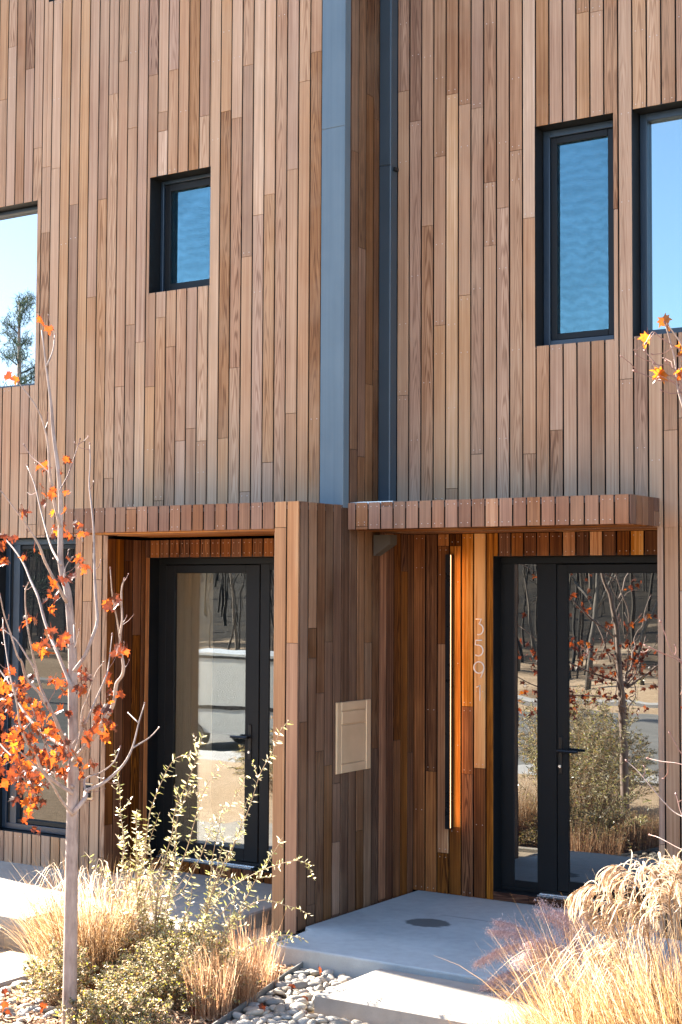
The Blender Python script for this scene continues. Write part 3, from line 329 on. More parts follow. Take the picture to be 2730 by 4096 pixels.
def liner(mb, x0, x1, z0, z1, y0, y1, t=.012, sides='lrtb'):
    """metal lining of a wall opening, front edge y0, back y1"""
    if 'l' in sides: mb.box(x0 - t, x0, y0, y1, z0 - t, z1 + t)
    if 'r' in sides: mb.box(x1, x1 + t, y0, y1, z0 - t, z1 + t)
    if 't' in sides: mb.box(x0, x1, y0, y1, z1, z1 + t)
    if 'b' in sides: mb.box(x0, x1, y0, y1, z0 - t, z0)
def ring(mb, x0, x1, z0, z1, w, y0, y1, wb=None, wt=None, ch=.003):
    """rectangular frame of bars, mitre ignored: stiles full height, rails between"""
    wb = wb or w; wt = wt or w; O = V3(0, 0, 0); N = -Y3
    f = lambda a, b, c, d: mb.obox(O, X3, Z3, N, a, b, c, d, -y1, -y0, ch=ch)
    f(x0, x0 + w, z0, z1); f(x1 - w, x1, z0, z1); f(x0 + w, x1 - w, z0, z0 + wb); f(x0 + w, x1 - w, z1 - wt, z1)
def pane(mb, x0, x1, z0, z1, y):
    mb.box(x0, x1, y, y + .012, z0, z1)

def window(parent, x0, x1, z0, z1, yw, depth, w_out, w_in, pmat, screen=False, two=None, label=None):
    yf = yw + depth
    j = MB(); liner(j, x0, x1, z0, z1, yw + .002, yf + .09)
    j.box(x0 - .0, x1 + .0, yf + .088, yf + .10, z0, z1)
    win = j.build('window', [M['dark']], parent, root=parent)
    if label: win['label'] = label
    f = MB(); ring(f, x0 + .004, x1 - .004, z0 + .004, z1 - .004, w_out, yf, yf + .06)
    if two is not None: f.box(two - .035, two + .035, yf + .004, yf + .06, z0 + w_out, z1 - w_out)
    f.build('frame', [M['navy']], win, root=parent)
    if w_in:
        f = MB(); ring(f, x0 + w_out + .007, x1 - w_out - .007, z0 + w_out + .007, z1 - w_out - .007, w_in, yf + .016, yf + .07)
        f.build('sash', [M['dark']], win, root=parent)
    e = w_out + w_in
    p = MB(); pane(p, x0 + e - .01, x1 - e + .01, z0 + e - .01, z1 - e + .01, yf + .045); p.build('pane', [pmat], win, root=parent)
    if screen:
        s = MB(); s.box(x0 + e - .004, x1 - e + .004, yf + .034, yf + .0345, z0 + e - .004, z1 - e + .004); s.build('insect_screen', [M['screen']], win, root=parent)
    return win

# insect screen: dark mesh whose weave beats against itself in pale wavy bands
t = NT('insect_mesh'); p = t.n('ShaderNodeNewGeometry').outputs['Position']; s_ = t.n('ShaderNodeSeparateXYZ', {0: p})
pw = t.noise(p, 3.2, 3, dist=1.2)
wv = t.n('ShaderNodeTexWave', {'Vector': t.xyz(t.math('MULTIPLY', s_.outputs[0], 1.6), 0., s_.outputs[2]), 'Scale': 4.2, 'Distortion': 8., 'Detail': 3., 'Detail Scale': 1.6}, wave_type='BANDS', bands_direction='Z').outputs['Fac']
op = t.math('ADD', t.mapr(wv, 0, 1, .185, .145), t.mapr(pw, .35, .65, .022, -.022))
M['screen'] = t.done(t.n('ShaderNodeMixShader', {0: op, 1: t.n('ShaderNodeBsdfTransparent').outputs[0], 2: t.n('ShaderNodeBsdfDiffuse', {'Color': (.008, .030, .045, 1)}).outputs[0]}).outputs[0])

ROOF = 8.6
# ================================================================== LEFT HOUSE
LX0, YL, YCL = -5.9, -1.0, -1.545
LH = empty('timber_house', (-2.9, -1.0, 0), 'timber-clad townhouse on the left with a projecting boxed entrance, beyond the grey corner post', 'house', 'timber-clad townhouses')
w1 = (-1.823, -1.223, 4.578, 5.496); w2 = (-5.2, -3.038, 3.944, 5.484); w3 = (-3.43, -2.557, .273, 2.68); w4 = (-2.945, -1.9, 7.143, 8.1)
mb = MB()
PH = -.2
ov = [(-1.66, 5.85, 9, .38, 0), (-1.66, 5.496, 5.85, .82, .5), (-1.75, 6.0, 7.3, .62, 0), (-.25, 2.8, 6.2, .28, .7), (-.25, 6.2, 8, .45, 0), (-.35, 2.8, 6.0, .5, 0), (-1.28, 5.9, 9, .42, 0), (-1.18, 2.8, 9, .68, .0), (-.56, 2.8, 9, .55, .9), (-2.52, 2.8, 9, .60, 0), (-1.07, 3.4, 5.9, .35, .8), (-.66, 3.2, 5.2, .55, .9), (-2.7, 2.7, 9, .55, 0), (-2.95, 2.7, 5.2, .5, .9)]
planks(mb, V3(0, YL, 0), X3, Z3, -Y3, LX0, -.2, .02, ROOF, [w1, w2, w3, w4, (-2.216, 1, -9, 2.686)], PH, tone=(.51, .095), over=ov, nails=.10)
mb.build('wall', WM('facade'), LH, root=LH)
# right return wall (faces +X): below the porch level and above it
mb = MB()
planks(mb, V3(0, 0, 0), Y3, Z3, X3, YCL + .004, 0., -.03, ROOF, [(-9, -.93, 2.868, 99), (-.495, 9, -9, 2.689), (-.42, 9, 2.6, 99)], -1.53, tone=(.40, .085), seg=(1.2, 3.), over=[(-1.38, 2.0, 2.868, .66, 0), (-1.17, 1.9, 2.868, .2, 0), (-1.28, 1.55, 2.868, .34, 0), (-.47, .0, 2.9, .55, 0), (-1.02, 0, .5, .6, 0)], cathp=.15)
mb.build('side_wall', WM('side'), LH, root=LH)
mb = MB()
planks(mb, V3(0, 0, 0), Y3, Z3, X3, -.495, 0., -.03, 2.689, [], -1.53, tone=(.36, .06), seg=(1.6, 3.), over=[(-.47, .0, 2.9, .50, 0)], cathp=.1)
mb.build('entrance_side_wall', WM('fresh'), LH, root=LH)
# projecting porch: fascia, soffit, column, roof deck
mb = MB()
planks(mb, V3(0, YCL, 0), X3, Z3, -Y3, -2.165, -.21, 2.681, 2.868, [], -.21, tone=(.42, .10), seg=(4, 5), nails=.3, cathp=.1)
planks(mb, V3(-2.165, 0, 0), -Y3, Z3, -X3, -YL, -YCL - .003, 2.681, 2.868, [], 1.0, tone=(.42, .1), seg=(4, 5))
mb.build('porch_fascia', WM('fascia'), LH, root=LH)
mb = MB()
planks(mb, V3(0, 0, 2.683), Y3, X3, -Z3, YCL + .022, -.54, -2.163, -.212, [(-1.024, -.5, -3, -2.2)], YCL + .022, tone=(.62, .12), seg=(1.5, 2.6))
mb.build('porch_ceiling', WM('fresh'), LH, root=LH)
mb = MB(); mb.box(-2.14, -.024, YCL + .024, -1.026, 2.82, 2.845); mb.build('porch_roof', [M['roof']], LH, root=LH)
mb = MB()
planks(mb, V3(0, YCL, 0), X3, Z3, -Y3, -.21, -.001, -.05, 2.868, [], -.21 - .0, tone=(.62, .07), seg=(4, 6), cathp=.05, over=[(-.15, -.1, 2.69, .60, 0), (-.15, 2.69, 2.9, .66, 0), (-.05, 1.9, 2.9, .72, .0), (-.05, -.1, 1.9, .6, 0)])
planks(mb, V3(-.21, 0, 0), -Y3, Z3, -X3, .42, -YCL - .003, -.05, 2.66, [], .42, tone=(.6, .1))
mb.build('porch_column', WM('column'), LH, root=LH)
# recess: reveal, header
mb = MB()
planks(mb, V3(-2.216, 0, 0), Y3, Z3, X3, YL + .003, -.54, .02, 2.66, [], -1.0, tone=(.36, .10), seg=(2, 3), cathp=.1)
planks(mb, V3(0, -.54, 0), X3, Z3, -Y3, -2.215, -.23, 2.519, 2.66, [], -2.17, tone=(.42, .10), seg=(4, 5), nails=2, over=[(-2.12, 2, 3, .62, 0)])
planks(mb, V3(0, -.54, 0), X3, Z3, -Y3, -2.215, -2.171, .02, 2.519, [], -2.274, tone=(.62, .06), seg=(4, 5))
planks(mb, V3(0, -.545, 0), X3, Z3, -Y3, -2.171, -.23, .02, .108, [], -2.17 + .03, tone=(.35, .06), seg=(4, 5))
mb.build('door_reveal', WM('fresh'), LH, root=LH)
# corner post of folded metal
mb = MB(); mb.obox(V3(0, 0, 0), X3, Z3, -Y3, -.198, .003, 2.85, 5.61, .93, 1.004, ch=.003)
mb.obox(V3(0, 0, 0), X3, Z3, -Y3, -.198, .003, 5.6108, ROOF + .1, .93, 1.004, ch=.003)
mb.build('corner_post', [M['steel']], LH, root=LH)
# body behind the cladding (closed, keeps the sun off the front)
mb = MB(); mb.box(LX0 + .03, -.03, -.08, 8., -.05, ROOF); mb.box(LX0, LX0 + .03, YL, 8., -.05, ROOF)
mb.build('core', [M['membrane']], LH, root=LH)
mb = MB(); mb.box(LX0 - .03, .01, YL - .02, 8.1, ROOF + .101, ROOF + .25); mb.build('roof', [M['roof']], LH, root=LH)
window(LH, *w1, YL, .13, .028, .055, M['glass_teal'], True, label='small square window with an insect screen')
window(LH, *w2, YL, .12, .03, .0, M['glass_bright'])
window(LH, *w3, YL, .09, .05, .035, M['glass_low'], two=-3.3)
window(LH, *w4, YL, .12, .05, 0., M['glass_up'])

def door(parent, jx0, jx1, jz0, jz1, yw, yf, leaf, glz, side=None, hx=None, hdir=-1, hz=1.11, thr=None, label=None, sglass=None, gmat=None, blind=None):
    j = MB(); liner(j, jx0, jx1, jz0, jz1, yw + .002, yf + .1, t=.02); j.box(jx0, jx1, yf + .101, yf + .11, jz0, jz1)
    d = j.build('front_door', [M['dark']], parent, root=parent)
    if label: d['label'] = label
    f = MB(); x0, x1 = leaf
    O = V3(0, 0, 0)
    fb = lambda a, b, c, dd, y=0., ch=.003: f.obox(O, X3, Z3, -Y3, a, b, c, dd, -(yf + .07), -(yf + y), ch=ch)
    fb(jx0, jx1, jz1 - .055, jz1)                       # head
    fb(jx0, jx1, jz0, jz0 + .03)
    fb(jx0, min(x0, side[0] if side else x0) - .004 , jz0 + .03, jz1 - .055)
    if side:
        sa, sb, za, zb = side
        if sa > x1: fb(x1 + .004, sa, jz0 + .03, jz1 - .055); fb(sb, jx1, jz0 + .03, jz1 - .055)
        else: fb(sb, x0 - .008, jz0 + .03, jz1 - .055); fb(x1 + .004, jx1, jz0 + .03, jz1 - .055)
        fb(sa, sb, jz0 + .03, za); fb(sa, sb, zb, jz1 - .055)
    else: fb(x1 + .004, jx1, jz0 + .03, jz1 - .055)
    f.build('frame', [M['frame']], d, root=parent)
    l = MB(); f = l; gx0, gx1, gz0, gz1 = glz
    z0, z1 = jz0 + .036, jz1 - .061
    fb(x0, gx0, z0, z1, -.006); fb(gx1, x1, z0, z1, -.006); fb(gx0, gx1, z0, gz0, -.006); fb(gx0, gx1, gz1, z1, -.006)
    l.build('door_leaf', [M['frame']], d, root=parent)
    p = MB(); pane(p, gx0 - .006, gx1 + .006, gz0 - .006, gz1 + .006, yf + .008); p.build('pane', [gmat or M['glass']], d, root=parent)
    if blind: p = MB(); p.box(blind[0], blind[1], yf + .026, yf + .029, gz0 - .02, gz1 + .02); p.build('blind', [M['linen']], d, root=parent)
    if side: p = MB(); pane(p, sa - .006, sb + .006, za - .006, zb + .006, yf + .008); p.build('pane', [sglass or M['glass_side']], d, root=parent)
    h = MB(); yh = yf - .006
    h.obox(O, X3, Z3, -Y3, hx - .016, hx + .016, hz - .17, hz + .10, -yh, -(yh - .008), ch=.004)
    h.tube([(hx, yh - .006, hz), (hx, yh - .055, hz)], .011, 8)
    h.tube([(hx, yh - .05, hz), (hx + hdir * .05, yh - .052, hz), (hx + hdir * .155, yh - .05, hz)], [.012, .0115, .010], 8)
    h.build('handle', [M['handle']], d, root=parent)
    k = MB(); k.tube([(hx, yh - .004, hz - .115), (hx, yh - .02, hz - .115)], .011, 10); k.build('lock', [M['alu']], d, root=parent)
    if thr:
        s = MB(); s.box(thr[0], thr[1], yf - .085, yf - .05, jz0 + .001, jz0 + .008); s.box(thr[0], thr[1], yf - .045, yf - .012, jz0 + .001, jz0 + .012)
        s.build('threshold', [M['alu']], d, root=parent)
    return d
door(LH, -2.17, -.212, .11, 2.519, -.54, -.42, (-2.09, -1.145), (-1.998, -1.278, .24, 2.394), side=(-1.051, -.30, .20, 2.42), hx=-1.225, hdir=-1, hz=1.11, thr=(-2.1, -1.15), label='glazed front door whose handle is on its right stile', sglass=M['glass'], gmat=M['glass_clear'], blind=(-2.0, -1.63))

# ================================================================== RIGHT HOUSE
YR, YCR, RX1 = -.435, -.94, 6.2
RH = empty('timber_house', (2.5, 0, 0), 'timber-clad townhouse on the right with a flat canopy over a sheltered, numbered entrance', 'house', 'timber-clad townhouses')
r1 = (1.236, 1.828, 3.98, 5.546); r2 = (1.965, 4.4, 3.986, 5.546)
mb = MB()
ov = [(.57, 5.9, 7.5, .3, 0), (.57, 3, 5.9, .75, .0), (.85, 5.2, 8, .35, .6), (.98, 2.8, 9, .42, 0), (1.2, 4.9, 9, .72, 0), (1.09, 2.8, 5.4, .55, .6), (1.93, 3.7, 9, .6, .5), (2.02, 5.5, 9, .7, .9), (2.12, 5.5, 9, .7, .9), (.44, 2.9, 4.2, .55, 0), (1.02, 2.8, 5, .6, .8), (.72, 2.8, 4.4, .62, 0)]
planks(mb, V3(0, YR, 0), X3, Z3, -Y3, 0.004, RX1, 2.69, ROOF, [r1, r2], .104, tone=(.42, .095), over=ov, nails=.45)
planks(mb, V3(0, YR, 0), X3, Z3, -Y3, 2.128, RX1, 0.0, 2.69, [], .104, tone=(.40, .10), seg=(2, 4), over=[(2.15, .6, 2.7, .38, 0), (2.15, 0, .6, .6, 0)])
mb.build('wall', WM('facade'), RH, root=RH)
mb = MB()   # the two-board pier beside the door, sheltered side return
planks(mb, V3(2.128, 0, 0), -Y3, Z3, -X3, 0, -YR - .003, 0, 2.69, [], .0, tone=(.4, .1))
mb.build('door_reveal', WM('fresh'), RH, root=RH)
mb = MB()   # recess wall with the lamp and numbers
hd = []
for i in range(16):
    hd.append((.70 + i * PITCH + .05, 2.3, 2.69, [.34, .40, .3, .52, .3, .74, .28, .8, .24, .32, .8, .25, .66, .3, .4, .3][i], 0))
ov = [(.26, .3, 1.86, .76, .0), (.26, 1.86, 2.6, .42, 0), (.155, .0, .9, .6, 0), (.155, .9, 2.7, .36, .3), (.47, .9, 1.4, .50, 0), (.47, 1.4, 2.7, .74, 0), (.575, .95, 2.7, .95, 0), (.575, 0, .95, .36, 0), (.67, 0, 2.7, .56, .2), (.365, 0, .5, .45, 0), (.365, .5, 2.6, .66, 0), (.05, 0, 2.7, .45, 0)] + hd  # two boards right of the lamp toned brighter, part of its glow painted in
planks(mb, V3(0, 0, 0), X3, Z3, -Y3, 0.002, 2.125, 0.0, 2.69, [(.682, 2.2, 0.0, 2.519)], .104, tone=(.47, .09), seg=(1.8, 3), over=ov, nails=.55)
planks(mb, V3(0, -.002, 0), Z3, X3, -Y3, .004, .0615, .684, 2.124, [], -.04, tone=(.32, .05), seg=(3, 4))
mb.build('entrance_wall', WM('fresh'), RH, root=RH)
mb = MB()
planks(mb, V3(0, YCR, 0), X3, Z3, -Y3, .004, 2.146, 2.695, 2.885, [], -.035, tone=(.44, .11), seg=(4, 5), nails=.6, cathp=.12)
planks(mb, V3(2.146, 0, 0), Y3, Z3, X3, YCR + .003, YR, 2.695, 2.885, [], YCR, tone=(.16, .07), seg=(4, 5))  # right end toned darker than the front, side shade put into the board colour
mb.build('canopy_fascia', WM('fascia'), RH, root=RH)
mb = MB()
planks(mb, V3(0, 0, 2.692), Y3, X3, -Z3, YCR + .022, -.003, .003, 2.124, [], YCR + .022, tone=(.55, .12), seg=(1.4, 2.5))
mb.build('canopy_ceiling', WM('fresh'), RH, root=RH)
mb = MB(); mb.box(.026, 2.12, YCR + .024, YR - .003, 2.84, 2.872); mb.build('canopy_roof', [M['roof']], RH, root=RH)
mb = MB(); mb.box(.006, .36, YCR + .03, YR - .004, 2.874, 2.892); mb.build('flashing', [M['alu']], RH, root=RH)
mb = MB(); mb.box(.03, RX1, .25, 8., -.05, ROOF); mb.box(.004, RX1, YR + .025, .25, 2.72, 3.9); mb.box(.004, RX1, YR + .025, .25, 5.7, ROOF); mb.box(RX1 - .03, RX1, YR + .02, .25, -.05, ROOF)
mb.build('core', [M['membrane']], RH, root=RH)
mb = MB(); mb.box(.012, RX1 + .03, YR - .02, 8.1, ROOF + .101, ROOF + .25); mb.build('roof', [M['roof']], RH, root=RH)
window(RH, *r1, YR, .13, .05, .045, M['glass_teal'], True, label='tall narrow window with an insect screen')
window(RH, *r2, YR, .13, .052, .0, M['glass_up'], label='wide window of plain sky-blue glass')
door(RH, .684, 2.124, .0625, 2.519, 0., .12, (1.145, 2.10), (1.232, 2.01, .175, 2.394), side=(.797, .981, .14, 2.462), hx=1.172, hdir=1, hz=1.11, thr=(1.02, 2.1), label='glazed front door with a narrow sidelight on its left')

# rainwater pipe in the corner between the houses
dp = empty('downspout', (.055, -.48, 2.9), 'blue-grey square rainwater pipe in the corner where the two houses meet', 'downspout')
mb = MB()
for a, b in ((2.893, 5.42), (5.4215, ROOF)):
    mb.obox(V3(0, 0, 0), X3, Z3, -Y3, .005, .106, a, b, .44, .535, ch=.006)
mb.build('pipe', [M['pipe']], dp, root=dp)
mb = MB(); mb.box(.106, .125, -.50, -.45, 5.385, 5.41); mb.build('bracket', [M['dark']], dp, root=dp)
O = V3(0, 0, 0)
mb = MB()
# outlet shoe under the canopy: box with a slanted foot
A = [(.010, -.60), (.15, -.60), (.15, -.50), (.010, -.50)]
zt = 2.668; zb = [2.515, 2.60, 2.60, 2.515]
top = [V3(x, y, zt) for x, y in A]; bot = [V3(x, y, z) for (x, y), z in zip(A, zb)]
mb.face(top); mb.face(bot[::-1])
for k in range(4): mb.face([bot[k], bot[(k + 1) % 4], top[(k + 1) % 4], top[k]])
mb.build('outlet', [M['outlet'] if 'outlet' in M else plain('weathered_zinc', (.075, .062, .048), .6, .1)], dp, root=dp)

# ------------------------------------------------------------------ mailbox, wall lamp, number, bell
mx = empty('mailbox', (.0, -.86, .973), 'champagne metal mailbox set into the shaded timber side wall', 'mailbox')
O = V3(0, 0, 0); y0, y1, z0, z1 = -1.087, -.635, .973, 1.472
mb = MB(); b = .062
q = lambda m_, a, c, e, g, n0, n1, ch=.002: m_.obox(O, Y3, Z3, X3, a, c, e, g, n0, n1, ch=ch * 1.8)
q(mb, y0, y0 + b, z0, z1, .002, .016); q(mb, y1 - b, y1, z0, z1, .002, .016); q(mb, y0 + b, y1 - b, z0, z0 + b, .002, .016); q(mb, y0 + b, y1 - b, z1 - b, z1, .002, .016)
q(mb, y0 + b, y1 - b, z0 + b, z1 - b, .001, .003, 0)
mb.build('face_frame', [M['mailbox']], mx, root=mx)
zc = z0 + b + (z1 - z0 - 2 * b) * .735
mb = MB(); q(mb, y0 + b + .004, y1 - b - .004, z0 + b + .004, zc - .005, .0032, .012); mb.build('door_panel', [M['mailbox']], mx, root=mx)
mb = MB(); q(mb, y0 + b + .004, y1 - b - .004, zc + .006, z1 - b - .004, .0032, .016); mb.build('flap', [M['mailbox']], mx, root=mx)

wl = empty('wall_light', (.335, 0, .49), 'tall slim black wall light with a glowing warm strip along its right edge', 'light')
mb = MB(); mb.box(.308, .352, -.056, -.003, .49, 2.535); mb.build('housing', [M['handle']], wl, root=wl)
t = NT('warm_led'); M['led'] = t.done(t.n('ShaderNodeEmission', {'Color': (1., .46, .20, 1), 'Strength': 1.1}).outputs[0])
mb = MB(); mb.box(.3522, .3532, -.0535, -.0492, .50, 2.53); mb.build('led_strip', [M['led']], wl, root=wl)

al = D.lights.new('led_glow', 'AREA'); al.shape = 'RECTANGLE'; al.size = .003; al.size_y = 2.0; al.energy = .38; al.color = (1., .50, .18)
ao = D.objects.new('led_glow', al); COL.objects.link(ao); ao.parent = wl; ao.location = V3(.3565, -.051, 1.515) - wl.location
ao.rotation_euler = Matrix((Y3, Z3, X3)).transposed().to_euler()      # shines along -local Z
ao.rotation_euler = Matrix((-Y3, Z3, V3(-1, 0, 0))).transposed().to_euler()
hn = empty('house_number', (.57, 0, 1.44), 'slim silver house number 3591 running down the pale board beside the door', 'number')
def digit(paths, zc):
    mb = MB()
    for p in paths: mb.tube([(.568 + x, -.008, zc + z) for x, z in p], .0052, 6)
    mb.build('digit', [M['digit']], hn, root=hn, smooth=True)
def arc(cx, cz, r, a0, a1, n=18, k=1.): return [(cx + r * math.cos(math.radians(a0 + (a1 - a0) * i / n)), cz + k * r * math.sin(math.radians(a0 + (a1 - a0) * i / n))) for i in range(n + 1)]
digit([[(-.026, .058), (.022, .058), (.0, .022)] + arc(-.004, -.018, .040, 82, -102)], 1.995)
digit([[(.026, .058), (-.026, .058), (-.030, .024)] + arc(-.006, -.018, .040, 95, -125)], 1.838)
digit([arc(0, .018, .042, 0, 360, 28), [(.042, .018), (.036, -.008), (.014, -.058)]], 1.676)
digit([[(-.018, .042), (.008, .058), (.008, -.058)]], 1.506)

db = empty('doorbell', (-2.385, YL, .66), 'small dark round-cornered doorbell on the pale pier behind the maple trunk', 'doorbell')
O = V3(0, 0, 0); mb = MB(); mb.obox(O, X3, Z3, -Y3, -2.43, -2.33, .60, .73, 1.001, 1.014, ch=.004); mb.build('back_plate', [M['mailbox']], db, root=db)
mb = MB(); mb.obox(O, X3, Z3, -Y3, -2.415, -2.345, .62, .715, 1.0145, 1.035, ch=.008); mb.build('button', [M['dark']], db, root=db)
# ================================================================== GROUND
def gz(x, y):
    """terrain height"""
    if y > -7: z = -.14 + .02 * max(0, -2.2 - y) * 0
    elif y > -15: k = (-7 - y) / 8; z = -.14 - 1.06 * (k * k * (3 - 2 * k))
    elif y > -31: z = -1.2
    elif y > -34: z = -1.2 + .5 * (-31 - y) / 3
    else:
        k = min(1, (-34 - y) / 70); z = -.7 + 13.5 * k ** 1.25 * (1 + .25 * math.sin(x * .05 + 1) + .1 * math.sin(x * .17))
    return z
def steps(*seg):
    o = []
    for a, b, n in seg: o += [a + (b - a) * i / n for i in range(n)]
    return o + [seg[-1][1]]
xs = steps((-160, -40, 24), (-40, -8, 16), (-8, 8, 32), (8, 40, 10), (40, 120, 12)); ys = steps((-130, -34, 32), (-34, -15, 10), (-15, -7, 16), (-7, 1, 24), (1, 60, 6))
mb = MB(); vs = []; nx = len(xs)
for y in ys:
    for x in xs:
        n_ = noise.noise(V3(x * .8, y * .8, 0)) * (.012 if y > -7 else .05 if y > -34 else .35)
        vs.append((x, y, gz(x, y) + (n_ if not -31 < y < -14 else 0) - (.12 if -2.4 < y and x > -4.6 else 0)))
mb.grid(vs, [(j * nx + i, j * nx + i + 1, (j + 1) * nx + i + 1, (j + 1) * nx + i) for j in range(len(ys) - 1) for i in range(nx - 1)])
t = NT('dry_earth'); p = t.n('ShaderNodeNewGeometry').outputs['Position']
a = t.noise(p, .35, 5); b = t.noise(p, 9., 5); c = t.noise(p, 70., 3)
v = t.math('ADD', t.math('MULTIPLY', a, .5), t.math('ADD', t.math('MULTIPLY', b, .35), t.math('MULTIPLY', c, .25)))
near = t.ramp(v, [(.3, (.20, .13, .075)), (.5, (.36, .25, .15)), (.72, (.52, .39, .26))])
far = t.ramp(v, [(.35, (.006, .0045, .003)), (.55, (.017, .013, .008)), (.75, (.045, .033, .02))])
py_ = t.n('ShaderNodeSeparateXYZ', {0: p}).outputs[1]
k = t.mapr(t.math('ADD', py_, t.mapr(a, .3, .7, -6., 6.)), -42., -34., 1., 0.)
M['earth'] = t.done(t.bsdf(t.mix(k, near, far), .95, 0, .15, t.bump(t.math('ADD', b, c), .6, .03)))
tag(mb.build('ground', [M['earth']], smooth=True), kind='structure')
def slab(name, x0, x1, y0, y1, z0, z1, mat, ch=.012, kind='structure'):
    mb = MB(); mb.obox(V3(0, 0, 0), X3, Y3, Z3, x0, x1, y0, y1, z0, z1, ch=ch)
    return tag(mb.build(name, [mat]), kind=kind)
M['asphalt'] = concrete('asphalt', (.15, .142, .125))
mb = MB(); mb.box(-150, 110, -31, -15.6, -1.26, -1.19); tag(mb.build('road', [M['asphalt']]), kind='structure')
mb = MB(); mb.box(-150, 110, -15.3, -13.2, -1.3, -1.0); tag(mb.build('pavement', [M['conc_old']]), kind='structure')
mb = MB(); mb.box(-150, 110, -33.5, -31.3, -1.3, -.98); tag(mb.build('pavement', [M['conc_old']]), kind='structure')
# porch floors, walk, curb
mb = MB()
O = V3(0, 0, 0)
PG = [(.035, .02), (.035, -1.50), (.10, -1.55), (.14, -2.03), (5.5, -2.03), (5.5, -.438), (2.12, -.438), (2.12, .02)]
mb = MB(); nP = len(PG)
mb.grid([V3(x, y, z) for z in (0, -.25) for x, y in PG], [tuple(range(nP)), tuple(range(2 * nP - 1, nP - 1, -1))] + [(i, nP + i, nP + (i + 1) % nP, (i + 1) % nP) for i in range(nP)])
pf = mb.build('porch_floor', [M['conc']]); bv = pf.modifiers.new('edge', 'BEVEL'); bv.width = .014; bv.segments = 3; bv.limit_method = 'ANGLE'
tag(pf, kind='structure')
mb = MB(); mb.obox(O, X3, Y3, Z3, -5.4, -.43, -2.10, -.50, -.25, .025, ch=.012); mb.obox(O, X3, Y3, Z3, -5.4, -1.60, -2.46, -2.103, -.25, .024, ch=.012)
tag(mb.build('porch_floor', [M['conc2']]), kind='structure')
mb = MB(); mb.box(-.426, -.075, -2.2, -.6, -.3, -.085); mb.box(-1.58, -.426, -2.2, -2.104, -.3, -.086); M['tan'] = concrete('tan_grit', (.30, .235, .165)); tag(mb.build('gravel_strip', [M['tan']]), kind='stuff')
mb = MB(); mb.obox(O, X3, Y3, Z3, -.072, -.02, -2.27, -1.55, -.3, -.05, ch=.006); mb.obox(O, X3, Y3, Z3, -1.58, -.075, -2.27, -2.215, -.3, -.051, ch=.006)
tag(mb.build('kerb', [M['conc2']]), kind='structure')
mb = MB(); mb.obox(O, X3, Y3, Z3, .99, 2.9, -2.80, -2.10, -.3, -.02, ch=.014)
tag(mb.build('concrete_block', [M['conc2']]), 'long pale concrete block lying half in sun before the numbered entrance, beside the pebbles', 'concrete block')
mb = MB(); mb.obox(O, X3, Y3, Z3, -4.2, -1.70, -2.72, -2.56, -.32, -.03, ch=.012)
tag(mb.build('concrete_step', [M['conc2']]), 'narrow sunlit concrete step along the edge of the left porch floor', 'step')
mb = MB(); mb.obox(O, X3, Y3, Z3, -3.6, -.90, -3.47, -2.95, -.32, -.115, ch=.014)
tag(mb.build('stepping_slab', [M['conc2']]), 'wide bright stepping slab among pebbles left of the maple trunk', 'paving slab')
mb = MB(); mb.ribbon([(.372, -1.97, -.115), (.45, -2.3, -.115), (.585, -2.78, -.115), (.70, -3.2, -.115), (.95, -4.2, -.115)], [.07] * 5, side=Z3)
ed = mb.build('garden_edging', [M['edging'] if 'edging' in M else plain('weathered_steel_strip', (.20, .20, .19), .5, .5)])
md = ed.modifiers.new('thick', 'SOLIDIFY'); md.thickness = .008
tag(ed, 'thin grey metal strip dividing bark mulch from river pebbles', 'edging')

# ------------------------------------------------------------------ pebbles
def pebble_mesh(i):
    r = random.Random(50 + i); vs, fs = [], []
    nu, nv = 12, 8; sx, sy, sz = 1, r.uniform(.62, .85), r.uniform(.42, .6); off = V3(r.uniform(0, 50), 0, 0)
    for a in range(nv + 1):
        th = PI * a / nv
        for b in range(nu):
            ph = 2 * PI * b / nu; d = V3(math.sin(th) * math.cos(ph), math.sin(th) * math.sin(ph), math.cos(th))
            k = 1 + .16 * noise.noise(d * 1.1 + off)
            vs.append((d.x * sx * k, d.y * sy * k, d.z * sz * k))
    for a in range(nv):
        for b in range(nu):
            fs.append((a * nu + b, (a + 1) * nu + b, (a + 1) * nu + (b + 1) % nu, a * nu + (b + 1) % nu))
    me = D.meshes.new('pebble'); me.from_pydata(vs, [], fs); me.polygons.foreach_set('use_smooth', [True] * len(fs)); return me
def pebmat(nm, col):
    t = NT(nm); p = t.objc(); oi = t.n('ShaderNodeObjectInfo').outputs['Random']
    c = t.ramp(oi, [(0, tuple(x * .55 for x in col)), (.45, col), (.8, tuple(min(1, x * 1.35) for x in col)), (1, (col[0] * 1.25, col[1] * 1.1, col[2] * .95))])
    s1 = t.noise(p, 2.2, 4); c = t.mix(t.mapr(s1, .35, .7, 0, .45), c, tuple(x * .5 for x in col))
    sp = t.noise(p, 30., 2); c = t.mix(t.mapr(sp, .6, .75, 0, .5), c, (.5, .48, .44))
    return t.done(t.bsdf(c, .62, 0, .35, t.bump(sp, .15, .02)))
pm = [pebble_mesh(i) for i in range(7)]; pmt = [pebmat('grey_river_stone', (.29, .255, .21)), pebmat('warm_river_stone', (.36, .30, .225)), pebmat('slate_river_stone', (.205, .20, .18))]
for i, me in enumerate(pm): me.materials.append(pmt[[0, 0, 1, 0, 2, 0, 1][i]])
